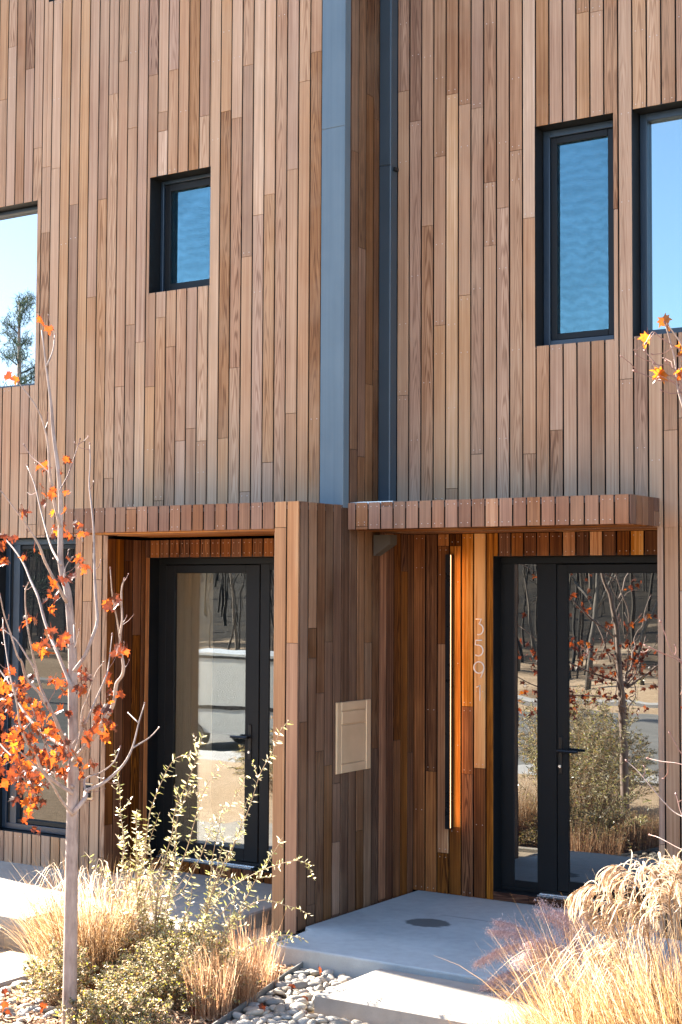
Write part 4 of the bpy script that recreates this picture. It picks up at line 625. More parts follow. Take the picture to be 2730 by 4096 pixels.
def pebbles(n, test, box, z, label, group, rmin=.026, rmax=.052):
    pts = []
    for _ in range(n * 60):
        if len(pts) >= n: break
        x, y = rng.uniform(*box[:2]), rng.uniform(*box[2:]); r = rng.uniform(rmin, rmax)
        if not test(x, y): continue
        if any((x - a) ** 2 + (y - b) ** 2 < ((r + c) * .64) ** 2 for a, b, c in pts): continue
        pts.append((x, y, r))
    for x, y, r in pts:
        o = D.objects.new('pebble', rng.choice(pm)); COL.objects.link(o)
        o.location = (x, y, z + rng.uniform(-.012, .022)); o.scale = (r * rng.uniform(.95, 1.35), r, r * rng.uniform(.85, 1.05))
        o.rotation_euler = (rng.gauss(0, .3), rng.gauss(0, .3), rng.uniform(0, 2 * PI))
        tag(o, label, 'pebble', group)
edge = lambda y: .372 + (-1.96 - y) * .26
pebbles(300, lambda x, y: x > edge(y) + .03 and not (x > .925 and -2.88 < y < -2.04), (.3, 1.75, -3.35, -2.07), -.125, 'smooth river pebble in the bed between the metal edging and the concrete block', 'pebbles beside the concrete block', .029, .049)
pebbles(110, lambda x, y: not (x < -.86 and y > -3.52) and (x + .05) ** 2 + (y + 3.8) ** 2 > .02 and y < -3.0 - .9 * (x + .9), (-1.9, .0, -4.1, -3.0), -.135, 'smooth river pebble by the stepping slab at the foot of the maple', 'pebbles beside the stepping slab', .03, .055)

# bark mulch
mb = MB()
for _ in range(4200):
    x, y = rng.uniform(-.75, .75), rng.uniform(-3.9, -2.28)
    if x > edge(y) - .01 and y < -1.9: continue
    a = rng.uniform(0, PI); l = rng.uniform(.012, .042); w = rng.uniform(.003, .009); tl = rng.uniform(-.4, .4)
    d = V3(math.cos(a), math.sin(a), tl) * l; s = V3(-math.sin(a), math.cos(a), rng.uniform(-.5, .5)) * w; c = V3(x, y, -.13 + rng.uniform(0, .02))
    mb.face([c - d - s, c + d - s, c + d + s, c - d + s], tone=rng.random())
for _ in range(1100):
    x, y = rng.uniform(-.02, .40), rng.uniform(-2.3, -1.62)
    if x > .36 + (-1.9 - y) * .2 or (x > .1 and y > -2.03): continue
    a = rng.uniform(0, PI); l = rng.uniform(.012, .04); w = rng.uniform(.003, .009)
    d = V3(math.cos(a), math.sin(a), rng.uniform(-.4, .4)) * l; s = V3(-math.sin(a), math.cos(a), rng.uniform(-.5, .5)) * w; c = V3(x, y, -.14 + rng.uniform(0, .03))
    mb.face([c - d - s, c + d - s, c + d + s, c - d + s], tone=rng.random())
M['mulch'] = leafmat('bark_mulch', [(0, (.14, .07, .035)), (.5, (.38, .215, .11)), (1, (.62, .41, .25))], .05, .9)
tag(mb.build('mulch', [M['mulch']]), kind='stuff')
mb = MB(); vs = []
mb.box(-.9, .7, -4.4, -2.28, -.3, -.142); mb.box(-.018, .5, -2.28, -1.52, -.3, -.15); M['soil'] = plain('dark_soil', (.085, .052, .033), .95, var=.35, scale=18.); tag(mb.build('planting_bed', [M['soil']]), kind='structure')

# ================================================================== PLANTS
def smooth_pts(pts, n=3):
    """Catmull-Rom through pts"""
    P = [Vector(p) for p in pts]; P = [P[0] * 2 - P[1]] + P + [P[-1] * 2 - P[-2]]; o = []
    for i in range(1, len(P) - 2):
        for k in range(n):
            t = k / n; a, b, c, d = P[i - 1:i + 3]
            o.append(.5 * (2 * b + (c - a) * t + (2 * a - 5 * b + 4 * c - d) * t * t + (3 * b - a - 3 * c + d) * t ** 3))
    return o + [P[-2]]
def lin(a, b, n): return [a + (b - a) * i / (n - 1) for i in range(n)]
LOBE = [(0, -.02), (.10, .0), (.36, -.16), (.30, .03), (.56, .10), (.42, .22), (.62, .50), (.36, .42), (.30, .50), (.13, .54), (.17, .78), (0, 1.02)]
OUT = LOBE + [(-x, y) for x, y in LOBE[-2:0:-1]]
def maple_leaf(mb, pos, size, tone):
    d = V3(rng.gauss(0, .55), rng.gauss(0, .55), -rng.uniform(.25, 1.1)).normalized()
    s = d.orthogonal().normalized(); s.rotate(Matrix.Rotation(rng.uniform(0, 2 * PI), 3, d)); n = s.cross(d)
    fold = rng.uniform(.05, .5); curl = rng.uniform(-.5, .5); asp = rng.uniform(.75, 1.05)
    def P(x, y): return Vector(pos) + (s * (x * asp) + d * (y - .4) + n * (fold * abs(x) + curl * (y - .4) ** 2 + .25 * x * (y - .3) * math.sin(size * 999))) * size
    c = [P(0, .02), P(0, .28), P(0, .6)]
    vs = [P(x, y) for x, y in OUT]; m = len(OUT); h = len(LOBE)
    i0 = len(vs); vs += c; fs = []
    for i in range(m):
        j = (i + 1) % m; y = (OUT[i][1] + OUT[j][1]) / 2
        k = i0 + (0 if y < .06 else 1 if y < .46 else 2)
        fs.append((i, j, k))
    for i in range(m):                      # close wedges between the spokes
        a = i0 + (0 if (OUT[i - 1][1] + OUT[i][1]) / 2 < .06 else 1 if (OUT[i - 1][1] + OUT[i][1]) / 2 < .46 else 2)
        b = i0 + (0 if (OUT[i][1] + OUT[(i + 1) % m][1]) / 2 < .06 else 1 if (OUT[i][1] + OUT[(i + 1) % m][1]) / 2 < .46 else 2)
        if a != b: fs.append((i, b, a))
    mb.grid(vs, fs, tone=tone)
    st = Vector(pos) - d * .4 * size
    mb.ribbon([st, st + V3(rng.uniform(-.02, .02), rng.uniform(-.02, .02), .035)], .003, tone=.15)
t = NT('maple_bark'); p = t.objc(); a = t.noise(p, 7., 4); b = t.noise(t.n('ShaderNodeMapping', {0: p, 3: (60, 60, 12)}).outputs[0], 1., 4)
c = t.ramp(t.math('ADD', t.math('MULTIPLY', a, .6), t.math('MULTIPLY', b, .4)), [(.32, (.16, .108, .085)), (.5, (.29, .215, .175)), (.7, (.40, .31, .26))])
M['bark'] = t.done(t.bsdf(c, .75, 0, .3, t.bump(b, .3, .004)))
M['twig'] = plain('red_twig', (.20, .10, .075), .55, var=.3, scale=20.)
M['maple'] = leafmat('autumn_maple_leaf', [(0, (.04, .010, .006)), (.25, (.11, .020, .006)), (.5, (.25, .042, .006)), (.75, (.36, .072, .006)), (1, (.46, .16, .010))], .55, .4, 1.4, .4, (.10, .045, .022))

def tree(name, label, cat, trunk, trad, branches, leaves, size, bud=None, group=None, vivid=False):
    rt = empty(name, (trunk[0][0], trunk[0][1], trunk[0][2]), label, cat, group)
    mb = MB(); sp = smooth_pts(trunk, 3); n = len(sp)
    mb.tube(sp, [trad[0] + (trad[1] - trad[0]) * (i / (n - 1)) ** .8 for i in range(n)], 10)
    tw = MB()
    for r0, r1, pts in branches:
        s = smooth_pts(pts, 3); (mb if r0 > .0045 else tw).tube(s, [r + rng.uniform(-.06, .06) * r for r in lin(r0 * .88, r1 * .85, len(s))], 6, mi=0 if r0 > .0045 else 1)
        # side twigs and buds
        for k in range(2, len(s) - 1, 3):
            if rng.random() < .45:
                d = (s[k + 1] - s[k]).normalized(); q = d.orthogonal(); q.rotate(Matrix.Rotation(rng.uniform(0, 6.28), 3, d)); l = rng.uniform(.03, .13)
                e = s[k] + d * l * .7 + q * l * .7
                tw.tube([s[k], s[k] + d * l * .3 + q * l * .45, e], [.0022, .0018, .0012], 5, mi=1); tw.tube([e - d * .004, e + d * .004, e + d * .010], [.002, .0036, .0012], 5, mi=1)
        e = s[-1]; d = (s[-1] - s[-2]).normalized(); tw.tube([e - d * .006, e + d * .003, e + d * .012], [.0025, .0055, .0015], 6, mi=1)
    tr = mb.build('trunk', [M['bark']], rt, smooth=True, root=rt)
    if leaves:
        lf = tw
        for ip, p in enumerate(leaves):
            if vivid and ip < 8: maple_leaf(lf, p, rng.uniform(.06, .078), rng.uniform(.8, 1.)); continue
            tone = rng.choice([.05, .12, .2, .3, .45, .5, .58, .62, .7, .8, .5, .22, .62, .15])
            maple_leaf(lf, p, rng.uniform(.045, .085) * size, tone + rng.uniform(-.08, .08))
        lf.build('crown', [M['maple'], M['twig']], rt, root=rt)
    return rt
tree('maple_tree', 'young maple with pale trunk and many orange leaves in front of the left house', 'tree', MAPLE_TRUNK, (.044, .004), MAPLE_BRANCHES, [p for p in MAPLE_LEAVES if rng.random() < .85], .80)
rb = list(RIGHT_BRANCHES)
for r0, r1, p in rb:     # join each limb to the stem outside the frame
    e = V3(*p[0]); zt = max(.9, e.z - .55); xs_ = 3.644 - max(0, zt - 2.2) * .03
    p.insert(0, [(xs_ + e.x) / 2 + .03, e.y, e.z - .22]); p.insert(0, [xs_, -3.7, zt])
for k in range(9):
    z = rng.uniform(1.2, 3.0); a = rng.uniform(-1.2, 1.2); l = rng.uniform(.5, .9)
    rb.append([.010, .003, [[3.63, -3.7, z], [3.63 + .3 * l * math.cos(a), -3.7 + .3 * l * math.sin(a), z + .3 * l], [3.63 + .55 * l * math.cos(a), -3.7 + .55 * l * math.sin(a), z + .9 * l]]])
tk = [[3.644, -3.7, -.16]] + RIGHT_TRUNK
rl = RIGHT_LEAVES + [[3.63 + rng.uniform(.05, .6), -3.75 + rng.gauss(0, .08), rng.uniform(1.2, 3.0)] for _ in range(50)]
tree('maple_tree', 'nearly bare maple at the right edge, thin twigs with a few yellow-orange leaves', 'tree', tk, (.042, .008), rb, rl, .95, vivid=True)

# --- shrubs
M['sprayleaf'] = leafmat('silvery_olive_leaf', [(0, (.12, .12, .03)), (.3, (.26, .25, .08)), (.55, (.50, .45, .24)), (.8, (.70, .60, .42)), (1, (.64, .58, .10))], .45, .25, 1.3, .8)
M['stem'] = plain('tan_stem', (.30, .20, .11), .7, var=.25, scale=15.)
def sleaf(mb, p, d, l, w, tone, up=None):
    d = d.normalized(); s = d.orthogonal().normalized(); s.rotate(Matrix.Rotation(rng.uniform(0, 6.28), 3, d)); n = s.cross(d)
    a = p; b = p + d * l * .35 + s * w * .5 + n * w * .12; c = p + d * l; e = p + d * l * .35 - s * w * .5 + n * w * .12; b2 = p + d * l * .72 + s * w * .38; e2 = p + d * l * .72 - s * w * .38
    m = p + d * l * .5 - n * w * .1
    mb.grid([a, b, b2, c, e2, e, m], [(0, 1, 6), (1, 2, 6), (2, 3, 6), (3, 4, 6), (4, 5, 6), (5, 0, 6)], tone=tone)
def sprayshrub(rootxy, sprays, label, step=.0135, ll=(.026, .05), dry=None):
    rt = empty('shrub', (*rootxy, -.14), label, 'shrub')
    st, lf = MB(), MB()
    for p in sprays:
        p = [[rootxy[0] + rng.uniform(-.05, .05), rootxy[1] + rng.uniform(-.05, .05), -.15]] + [list(q) for q in p]
        s = smooth_pts(p, 4); st.tube(s, lin(.0042, .0014, len(s)), 5)
        acc = 0; side = 1
        for i in range(len(s) - 1):
            L = (s[i + 1] - s[i]).length; acc += L
            while acc > step:
                acc -= step; d = (s[i + 1] - s[i]).normalized()
                if s[i].z < .05 and rng.random() < .5: continue
                q = d.orthogonal(); q.rotate(Matrix.Rotation(rng.uniform(0, 6.28), 3, d)); side = -side
                e = V3(side, rng.uniform(-.8, .8), rng.uniform(-.3, .3)); e = (e - d * e.dot(d)).normalized()
                sleaf(lf, s[i] + (s[i + 1] - s[i]) * rng.random(), e * .95 + d * rng.uniform(-.1, .55) + q * .3, rng.uniform(*ll), rng.uniform(.007, .012), rng.uniform(.15, .95))
                if rng.random() < .05 and i > 4:   # short side shoot
                    dd = (e + d).normalized(); l = rng.uniform(.06, .14); b = s[i]; st.tube([b, b + dd * l], [.0015, .001], 4)
                    for k in range(int(l / .011)):
                        sleaf(lf, b + dd * (k * .011), V3(rng.uniform(-1, 1), rng.uniform(-1, 1), rng.uniform(-.2, .8)) + dd * .5, rng.uniform(.016, .032), .008, rng.uniform(.2, .95))
    st.build('stems', [M['stem']], rt, smooth=True, root=rt); lf.build('leaves', [M['sprayleaf']], rt, root=rt)
    return rt
sp2 = []
for p in SPRAYS:      # shorter shoots among the long sprays
    for _ in range(1):
        k = rng.randint(max(2, len(p) - 4), len(p) - 1); o = V3(rng.gauss(0, .09), rng.gauss(0, .10), 0)
        sp2.append([[q[0] + o.x * i / len(p) * 1.5, q[1] + o.y * i / len(p) * 1.5, q[2] * rng.uniform(.86, 1.0)] for i, q in enumerate(p[:k])])
sprayshrub((-.13, -2.86), SPRAYS + [q for q in sp2 if len(q) > 1], 'tall shrub of long arching sprays with narrow silvery leaves in front of the left door')
M['lowleaf'] = leafmat('small_grey_green_leaf', [(0, (.035, .033, .013)), (.3, (.115, .11, .04)), (.55, (.27, .23, .12)), (.75, (.52, .41, .28)), (.88, (.48, .24, .09)), (1, (.50, .46, .05))], .45, .35, 1.3, .55)
def lowshrub(cx, cy, rx, ry, h, n, label, lsz=(.010, .022)):
    rt = empty('shrub', (cx, cy, -.14), label, 'shrub', None); st, lf = MB(), MB()
    for _ in range(n):
        a = rng.uniform(0, 2 * PI); r = math.sqrt(rng.random()); ex, ey = cx + rx * r * math.cos(a), cy + ry * r * math.sin(a)
        ez = -.14 + h * (1 - .65 * r * r) * rng.uniform(.55, 1.12); b = V3(cx + (ex - cx) * .35, cy + (ey - cy) * .35, -.15); e = V3(ex, ey, ez)
        m = (b + e) / 2 + V3(rng.uniform(-.05, .05), rng.uniform(-.05, .05), rng.uniform(.0, .08))
        s = smooth_pts([b, m, e, e + V3((ex - cx) * .15 + rng.uniform(-.03, .03), (ey - cy) * .15 + rng.uniform(-.03, .03), rng.uniform(-.02, .05))], 4)
        st.tube(s, lin(.0022, .0009, len(s)), 4)
        for i in range(3, len(s) - 1):
            for _k in range(rng.randint(2, 5)):
                p = s[i] + (s[i + 1] - s[i]) * rng.random()
                sleaf(lf, p, V3(rng.uniform(-1, 1), rng.uniform(-1, 1), rng.uniform(-.3, .9)), rng.uniform(*lsz), rng.uniform(.006, .011), min(1, max(0, rng.gauss(.52, .30))))
    st.build('stems', [M['stem']], rt, root=rt); lf.build('leaves', [M['lowleaf']], rt, root=rt)
lowshrub(.20, -3.05, .42, .46, .36, 520, 'low dense shrub with tiny grey-green leaves right of the maple trunk')
lowshrub(-.12, -2.72, .42, .36, .36, 420, 'low bushy shrub at the foot of the tall sprays, speckled with tan leaves')
lowshrub(.26, -3.66, .30, .24, .24, 260, 'dark low shrub at the bottom edge of the bed just right of the maple')
lowshrub(-.36, -3.45, .20, .28, .34, 110, 'sparse yellow-green shrub left of the maple trunk beside the stepping slab', (.014, .030))

# --- grasses
def grassmat(nm, stops, tr=.5): return leafmat(nm, stops, tr, .5, 1.25, .4)
M['tan'] = grassmat('dry_tan_grass', [(0, (.12, .058, .022)), (.4, (.27, .145, .058)), (.7, (.40, .245, .115)), (1, (.58, .43, .27))])
M['gold'] = grassmat('golden_grass', [(0, (.15, .075, .028)), (.4, (.31, .175, .07)), (.7, (.44, .28, .135)), (1, (.62, .47, .30))])
M['rust'] = grassmat('rusty_grass', [(0, (.18, .085, .04)), (.5, (.37, .20, .10)), (1, (.62, .43, .27))])
M['plume'] = grassmat('cream_plume', [(0, (.36, .25, .145)), (.5, (.58, .45, .31)), (1, (.74, .63, .50))], .5)
M['purple'] = grassmat('purple_plume', [(0, (.36, .225, .205)), (.5, (.62, .43, .39)), (1, (.82, .65, .59))], .35)
def blades(mb, cx, cy, n, rb, h, spread, droop, w, z0=-.14, lean=(0, 0)):
    for _ in range(n):
        a = rng.uniform(0, 2 * PI); r = rb * math.sqrt(rng.random()); b = V3(cx + r * math.cos(a), cy + r * math.sin(a), z0)
        hh = h * rng.uniform(.5, 1.08); a2 = a + rng.gauss(0, .7); o = spread * hh * rng.uniform(.15, 1.); dr = droop * rng.uniform(0, 1.) ** 1.5
        dx, dy = math.cos(a2) * o + lean[0] * hh, math.sin(a2) * o + lean[1] * hh
        pts = []
        for i in range(8):
            t_ = i / 7; k = t_ ** 1.8
            pts.append(b + V3(dx * (t_ * .45 + k * .55 * (1 + dr)), dy * (t_ * .45 + k * .55 * (1 + dr)), hh * (t_ - dr * t_ ** 3.2 * .9)))
        mb.ribbon(pts, [w * q for q in (.8, 1, 1, .95, .85, .65, .4, .12)], tone=rng.random(), seed=rng.random())
def grass(label, cx, cy, specs, mat, extra=None):
    rt = empty('ornamental_grass', (cx, cy, -.14), label, 'grass clump'); mb = MB()
    for s in specs: blades(mb, *s[:2], *s[2:])
    mb.build('blades', [mat], rt, root=rt); return rt
# curls: thin wiry loops that arch over and hang
def curls(mb, cx, cy, n, h, reach, dirx, w):
    for _ in range(n):
        a = dirx + rng.gauss(0, .8); b = V3(cx + rng.uniform(-.12, .12), cy + rng.uniform(-.12, .12), -.1); R = reach * rng.uniform(.4, 1); H = h * rng.uniform(.7, 1.05); pts = []
        for i in range(12):
            t_ = i / 11
            x = R * (t_ ** 1.5); z = H * math.sin(min(1, t_ * 1.25) * PI * .5) - H * .55 * max(0, t_ - .62) ** 1.4 * 3
            pts.append(b + V3(math.cos(a) * x, math.sin(a) * x, z))
        mb.ribbon(pts, [w] * 9 + [w * .8, w * .5, w * .2], tone=rng.uniform(.5, 1))
rt = grass('feathery tan grass clump with fine arching blades left of the maple trunk', -.66, -2.86, [(-.62, -2.86, 1400, .24, .72, .6, .6, .0032), (-.85, -2.78, 900, .26, .60, .9, .5, .003), (-.42, -2.95, 500, .16, .46, .6, .5, .003), (-.55, -3.15, 400, .18, .36, .8, .4, .003)], M['tan'])
mb = MB(); curls(mb, -.66, -2.84, 70, .66, .5, 3.2, .0034); curls(mb, -.45, -2.84, 26, .66, .42, .4, .0034); mb.build('seed_heads', [M['plume']], rt, root=rt)
rt = grass('short upright rust-brown grass tuft beside the pebble edging', .43, -2.95, [(.50, -2.95, 520, .15, .44, .34, .15, .003), (.40, -2.55, 190, .13, .33, .35, .1, .003), (.56, -3.2, 300, .12, .38, .3, .1, .003), (.20, -2.33, 160, .13, .40, .3, .1, .003)], M['rust'])
rt = grass('tall golden grass with curling cream plumes at the right edge', 3.0, -3.2,
    [(2.95, -3.15, 1700, .30, .82, .6, .6, .0036), (3.45, -3.3, 1800, .34, 1.0, .5, .5, .0038), (2.66, -3.05, 600, .2, .40, .8, .7, .0034), (2.75, -2.85, 800, .22, .5, .8, .5, .0036), (3.3, -2.9, 800, .25, .66, .6, .5, .0038)], M['gold'])
mb = MB(); curls(mb, 2.85, -2.98, 22, .62, .62, 3.3, .0036); curls(mb, 3.1, -3.1, 50, .85, .5, 3.4, .0038); st = MB()
for ip, p in enumerate(PLUMES):
    s = smooth_pts(p, 6); n = len(s)
    b = V3(s[0].x + .12, s[0].y, -.1)
    st.tube(smooth_pts([b, (b + s[0]) / 2 + V3(.02, 0, .05), s[0]] + s[1:], 2), .0028, 5)
    big = ip in (3, 4, 5, 6, 9)
    for i in range(2, n):
        for _ in range(9 if big else 4):
            d = (s[i] - s[i - 1]).normalized(); l = (rng.uniform(.07, .15) if big else rng.uniform(.12, .25)) * (1 - .3 * i / n)
            sd = V3(rng.choice([-1, -1, -.6, .5]) if ip not in (3, 4) else rng.choice([-.6, .4, .8]), rng.uniform(-.9, .9), 0).normalized(); q = []
            out = rng.uniform(.25, .75); turn = rng.uniform(.7, 1.25); base = s[i] - d * rng.uniform(0, .02); p_ = base.copy(); dirv = (d * .9 + sd * out).normalized()
            q.append(p_.copy())
            for k in range(9):
                dirv = (dirv + V3(0, 0, (-.20 if big else -.34) * turn) + sd * (.10 if k < 4 else -.16 * turn) + V3(rng.gauss(0, .05), rng.gauss(0, .05), 0)).normalized()
                p_ = p_ + dirv * l / 9; q.append(p_.copy())
            tn = rng.uniform(.2, 1); W_ = [.002, .0035, .005, .006, .0062, .0062, .006, .0055, .0045, .003]
            mb.ribbon(q, W_, tone=tn); mb.ribbon(q, W_, tone=tn)
            if rng.random() < .9:
                for k in range(1, 10):   # silky hairs
                    for _h in range(2):
                        v = V3(rng.gauss(0, 1), rng.gauss(0, 1), rng.gauss(-.3, 1)).normalized() * .013
                        mb.ribbon([q[k], q[k] + v], .0012, tone=tn)
st.build('stalks', [M['gold']], rt, root=rt); mb.build('plumes', [M['plume']], rt, root=rt)
rt = grass('wispy orange grass sprawling over the right end of the concrete block', 2.45, -2.85, [(2.42, -2.88, 420, .20, .34, .8, .35, .0032), (2.7, -2.7, 300, .2, .42, .7, .3, .0036), (2.2, -2.95, 160, .15, .25, .6, .2, .003)], M['gold'])
rt = grass('shaded grass with soft purplish plumes leaning over the porch floor', 2.55, -2.3, [(2.5, -2.2, 130, .12, .42, .5, .3, .003)], M['rust'])
mb = MB()
for p in MUHLY + [[[q[0] + jx * (i / 4), q[1] + jy * i / 4, q[2] + jz * i / 4] for i, q in enumerate(p)] for p in MUHLY for jx, jy, jz in [(rng.uniform(-.12, .08), rng.uniform(-.08, .08), rng.uniform(-.06, .06))]]:
    s = smooth_pts([[2.52, -2.25, -.1]] + p, 7); n = len(s); st = MB(); mb.ribbon(s, .003, tone=.4)
    i0 = int(n * .42)
    for i in range(i0, n):
        f = 1 - abs((i - i0) / (n - i0) - .45) * 1.1
        for _ in range(46):
            d = (s[i] - s[i - 1]).normalized(); q = s[i] + d * rng.uniform(-.03, .03)
            v = (V3(rng.gauss(0, .6), rng.gauss(0, .6), rng.gauss(-.55, .5)) + d * rng.uniform(.4, 1.4)).normalized() * rng.uniform(.04, .135) * f
            e = q + v + V3(0, 0, -.012); mb.ribbon([q, q + v * .5, e], .0014, tone=rng.random())
            for k in range(2):
                o = q + v * rng.uniform(.5, 1.) ; w_ = V3(rng.gauss(0, 1), rng.gauss(0, 1), rng.gauss(-.4, 1)).normalized() * .009; mb.ribbon([o, o + w_], .0036, tone=rng.random())
mb.build('plumes', [M['purple']], rt, root=rt)
# fallen leaves on the pebbles
for (x, y, z) in ((.66, -2.55, -.085), (1.02, -2.95, -.10)):
    lf = MB(); maple_leaf(lf, (x, y, z), .05, .5)
    tag(lf.build('fallen_leaf', [M['maple']]), {0.66: 'tiny orange leaf lying among the pebbles of the bed', 1.02: 'orange leaf fallen on pebbles before the concrete block'}[x], 'leaf')

for (x, y) in ((.10, -3.52), (-.22, -3.72), (-.42, -3.82), (.52, -3.30), (-.05, -3.60), (.80, -3.05), (.62, -2.20), (-.62, -3.62), (.36, -3.52), (.88, -2.72), (-.30, -3.90)):
    lf = MB(); maple_leaf(lf, (x, y, -.075 if x > .5 or x < -.2 else -.10), rng.uniform(.045, .062), rng.uniform(.1, .8))
    tag(lf.build('fallen_leaf', [M['maple']]), 'small fallen maple leaf lying on the pebbles and bark around the plants', 'leaf', 'fallen maple leaves')
# ================================================================== ACROSS THE ROAD (seen mirrored in the glass)
M['winter_bark'] = plain('winter_bark', (.10, .085, .068), .8, var=.3)
def bare_tree(x, y, h, label, seed):
    r = random.Random(seed); rt = empty('bare_tree', (x, y, gz(x, y) - .1), label, 'tree'); mb = MB()
    def grow(p, d, l, rad, dep):
        pts = [p]; q = p
        for i in range(4):
            d = (d + V3(r.gauss(0, .13), r.gauss(0, .13), .06)).normalized(); q = q + d * l / 4; pts.append(q)
        mb.tube(pts, lin(rad, rad * .55, 5), 5)
        if dep:
            for k in range(r.randint(3, 4)):
                b = pts[r.randint(2, 4)]; e = d.orthogonal(); e.rotate(Matrix.Rotation(r.uniform(0, 6.28), 3, d)); grow(b, (d + e * r.uniform(.35, .8)).normalized(), l * r.uniform(.5, .75), rad * .5, dep - 1)
    grow(V3(x, y, gz(x, y) - .1), V3(0, 0, 1), h * .5, h * .011, 3)
    mb.build('trunk', [M['winter_bark']], rt, smooth=True, root=rt)
bt = [(-13.5, -33.8, 10, 'tall bare tree across the road mirrored in the glass of the right door'), (-12.0, -34.6, 8, 'slim bare tree mirrored near the middle of the right door'), (-10.4, -33.6, 11, 'bare tree mirrored near the right side of the right door'), (-17, -36, 9, 'bare tree mirrored in the narrow sidelight'), (-15.2, -34.2, 9.5, 'bare tree mirrored at the left of the right door'), (-24, -35, 10, 'bare tree mirrored in the dark low window')]
for i, b in enumerate(bt): bare_tree(*b, 70 + i)
# brushwood on the slope
mb = MB(); r = random.Random(5)
for _ in range(2600):
    x, y = r.uniform(-110, 30), r.uniform(-100, -35); z = gz(x, y); h = r.uniform(1.5, 6.0)
    dx, dy = r.gauss(0, .12) * h, r.gauss(0, .12) * h; w = r.uniform(.03, .10)
    mb.tube([(x, y, z - .2), (x + dx * .4, y + dy * .4, z + h * .6), (x + dx, y + dy, z + h)], [w, w * .6, w * .2], 4, tone=r.random())
    for k in range(3):
        a = r.uniform(.4, .9); l = r.uniform(.6, 1.6); ang = r.uniform(0, 6.28); c = V3(x + dx * a, y + dy * a, z + h * a)
        mb.ribbon([c, c + V3(math.cos(ang) * l, math.sin(ang) * l, l * r.uniform(.4, 1.1))], w * .5, tone=r.random())
M['brush'] = leafmat('winter_brush', [(0, (.008, .006, .004)), (.7, (.03, .022, .014)), (1, (.12, .095, .07))], 0., .9)
tag(mb.build('woods', [M['brush']]), kind='stuff')
# pine behind the street
M['needle'] = leafmat('pine_needles', [(0, (.02, .035, .02)), (.5, (.05, .085, .05)), (1, (.12, .16, .10))], .2, .6)
px, py = -28.0, -25.3
pn = empty('pine_tree', (px, py, -1.2), 'blue-green pine across the road mirrored in the large upper left window', 'tree')
mb = MB(); mb.tube([(px, py, -1.2), (px + .1, py, 5), (px, py, 11.2)], [.22, .14, .03], 8); mb.build('trunk', [M['bark']], pn, root=pn)
mb = MB(); r = random.Random(8)
for k in range(64):
    z = r.uniform(1.5, 11.4); rr = (11.9 - z) * .30 + .25; a = r.uniform(0, 6.28); e = V3(px + math.cos(a) * rr, py + math.sin(a) * rr, z + rr * .25); b = V3(px, py, z - .3)
    mb.tube([b, e], [.03, .01], 4, tone=0.)
    for m in range(60):
        c = b + (e - b) * r.uniform(.25, 1.05) + V3(r.gauss(0, .14), r.gauss(0, .14), r.gauss(0, .10))
        for q in range(6):
            v = V3(r.gauss(0, 1), r.gauss(0, 1), r.gauss(.3, .8)).normalized() * r.uniform(.12, .24); mb.ribbon([c, c + v], .022, tone=r.random())
mb.build('crown', [M['needle']], pn, root=pn)
# white van by the far kerb
M['vanpaint'] = plain('white_van_paint', (.36, .355, .325), .4, 0, .5, var=.04); M['vanglass'] = glass('van_glass', .1); M['tyre'] = plain('tyre_rubber', (.02, .02, .02), .8); M['rim'] = plain('steel_rim', (.4, .4, .4), .4, .6)
vx, vy = -13.0, -17.6
vn = empty('van', (vx, vy, -1.19), 'white panel van parked across the road, mirrored in the left door', 'van')
def prof(x0, x1, pts, y0, y1, mb):
    n = len(pts); A = [V3(vx + x, y0, -1.19 + z) for x, z in pts]; B = [V3(vx + x, y1, -1.19 + z) for x, z in pts]
    mb.face(A); mb.face(B[::-1])
    for i in range(n): mb.face([A[(i + 1) % n], A[i], B[i], B[(i + 1) % n]])
mb = MB(); prof(0, 0, [(-2.7, .38), (2.6, .38), (2.75, .75), (2.6, 1.02), (1.95, 1.12), (1.35, 1.98), (1.1, 2.08), (-2.6, 2.08), (-2.72, 1.9)], vy + .95, vy - .95, mb); mb.build('body', [M['vanpaint']], vn, root=vn)
mb = MB(); mb.box(vx - 2.6, vx + 2.5, vy + .951, vy + .97, -1.19 + .90, -1.19 + .98); mb.box(vx - 2.6, vx + 1.2, vy + .951, vy + .97, -1.19 + 1.98, -1.19 + 2.03); mb.build('trim', [M['handle']], vn, root=vn)
mb = MB(); prof(0, 0, [(.55, 1.15), (1.75, 1.15), (1.25, 1.85), (.55, 1.85)], vy + .965, vy + .952, mb); mb.build('window', [M['vanglass']], vn, root=vn)
for wx in (-1.75, 1.7):
    for s in (1, -1):
        mb = MB(); mb.tube([(vx + wx, vy + s * .98, -.87), (vx + wx, vy + s * .74, -.87)], .32, 20); wh = mb.build('wheel', [M['tyre']], vn, root=vn)
        mb = MB(); mb.tube([(vx + wx, vy + s * .99, -.87), (vx + wx, vy + s * .96, -.87)], .19, 16); mb.build('rim', [M['rim']], wh, root=vn)
# thin shrubs across the near walk
for i, (sx, sy, n) in enumerate(((-4.4, -5.6, 260), (-2.6, -8.2, 300), (-.95, -5.3, 420))):
    lowshrub(sx, sy, .75, .65, [.9, 1.1, 1.15][i], n, ['rounded tan shrub near the street mirrored in the left door', 'olive shrub by the street mirrored in the narrow sidelight', 'small olive shrub mirrored low in the right door'][i], (.03, .06))

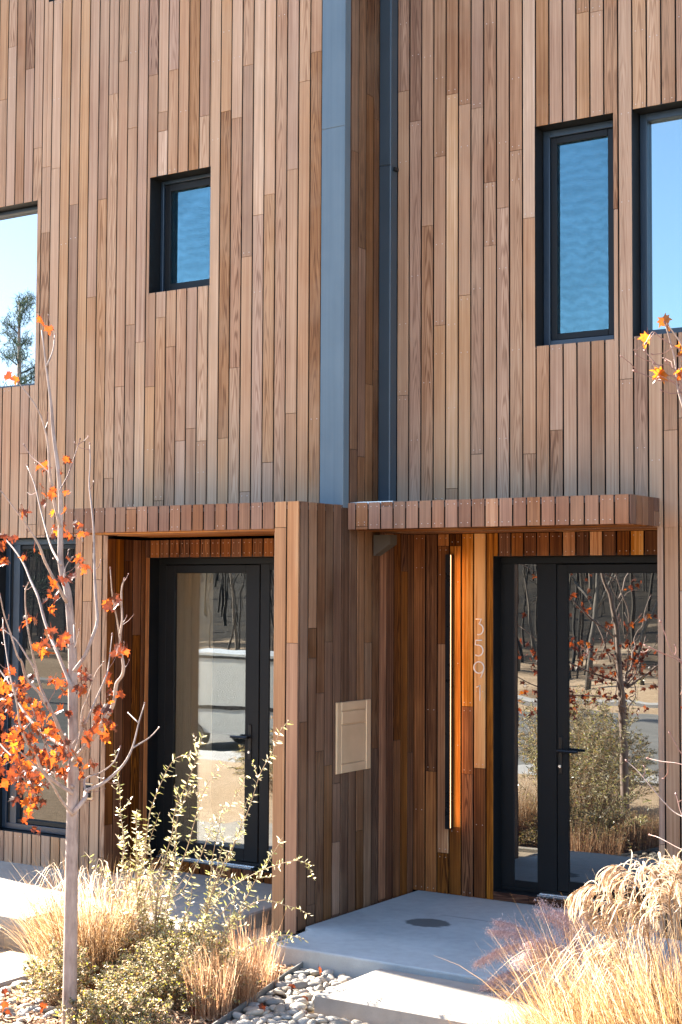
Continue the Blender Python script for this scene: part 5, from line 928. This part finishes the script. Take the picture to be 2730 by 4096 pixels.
# ================================================================== LIGHT, CAMERA
SUN_EL, SUN_AZ = 33., 9.7     # degrees; azimuth measured from -X towards +Y (behind the facades)
e, a = math.radians(SUN_EL), math.radians(SUN_AZ)
sd = V3(-math.cos(e) * math.cos(a), math.cos(e) * math.sin(a), math.sin(e))
sl = D.lights.new('sun', 'SUN'); sl.energy = 5.0; sl.angle = math.radians(.53); sl.color = (1., .93, .83)
so = D.objects.new('sun', sl); so.rotation_euler = sd.to_track_quat('Z', 'Y').to_euler(); so.location = sd * 30; COL.objects.link(so)
w = D.worlds.new('World'); SC.world = w; w.use_nodes = True; nt = w.node_tree
sky = nt.nodes.new('ShaderNodeTexSky'); sky.sky_type = 'NISHITA'; sky.sun_disc = False; sky.sun_elevation = e
sky.sun_rotation = math.atan2(sd.x, sd.y); sky.altitude = 1500; sky.air_density = 1.; sky.dust_density = 1.5; sky.ozone_density = 1.
bg = nt.nodes['Background']; nt.links.new(sky.outputs[0], bg.inputs[0]); bg.inputs[1].default_value = .085
cam = D.cameras.new('camera'); cam.sensor_fit = 'HORIZONTAL'; cam.sensor_width = 36; cam.lens = 6038.05 / 2730 * 36; cam.clip_start = .1; cam.clip_end = 600
co = D.objects.new('camera', cam); COL.objects.link(co); SC.camera = co
yaw, pit, rol = .576112796, .0521661676, .00510112726
fw = V3(-math.sin(yaw) * math.cos(pit), math.cos(yaw) * math.cos(pit), math.sin(pit)); rr = V3(math.cos(yaw), math.sin(yaw), 0); up = rr.cross(fw)
r2 = rr * math.cos(rol) + up * math.sin(rol); u2 = up * math.cos(rol) - rr * math.sin(rol)
m = Matrix((r2, u2, -fw)).transposed().to_4x4(); m.translation = (5.831, -10., 2.258); co.matrix_world = m
SC.render.engine = 'CYCLES'; SC.view_settings.view_transform = 'Standard'; SC.view_settings.look = 'None'; SC.view_settings.exposure = 3.07; SC.view_settings.gamma = 1
SC.cycles.max_bounces = 8; SC.cycles.diffuse_bounces = 4; SC.cycles.glossy_bounces = 4; SC.cycles.transparent_max_bounces = 12; SC.cycles.use_denoising = True
SC.render.resolution_x = 682; SC.render.resolution_y = 1024
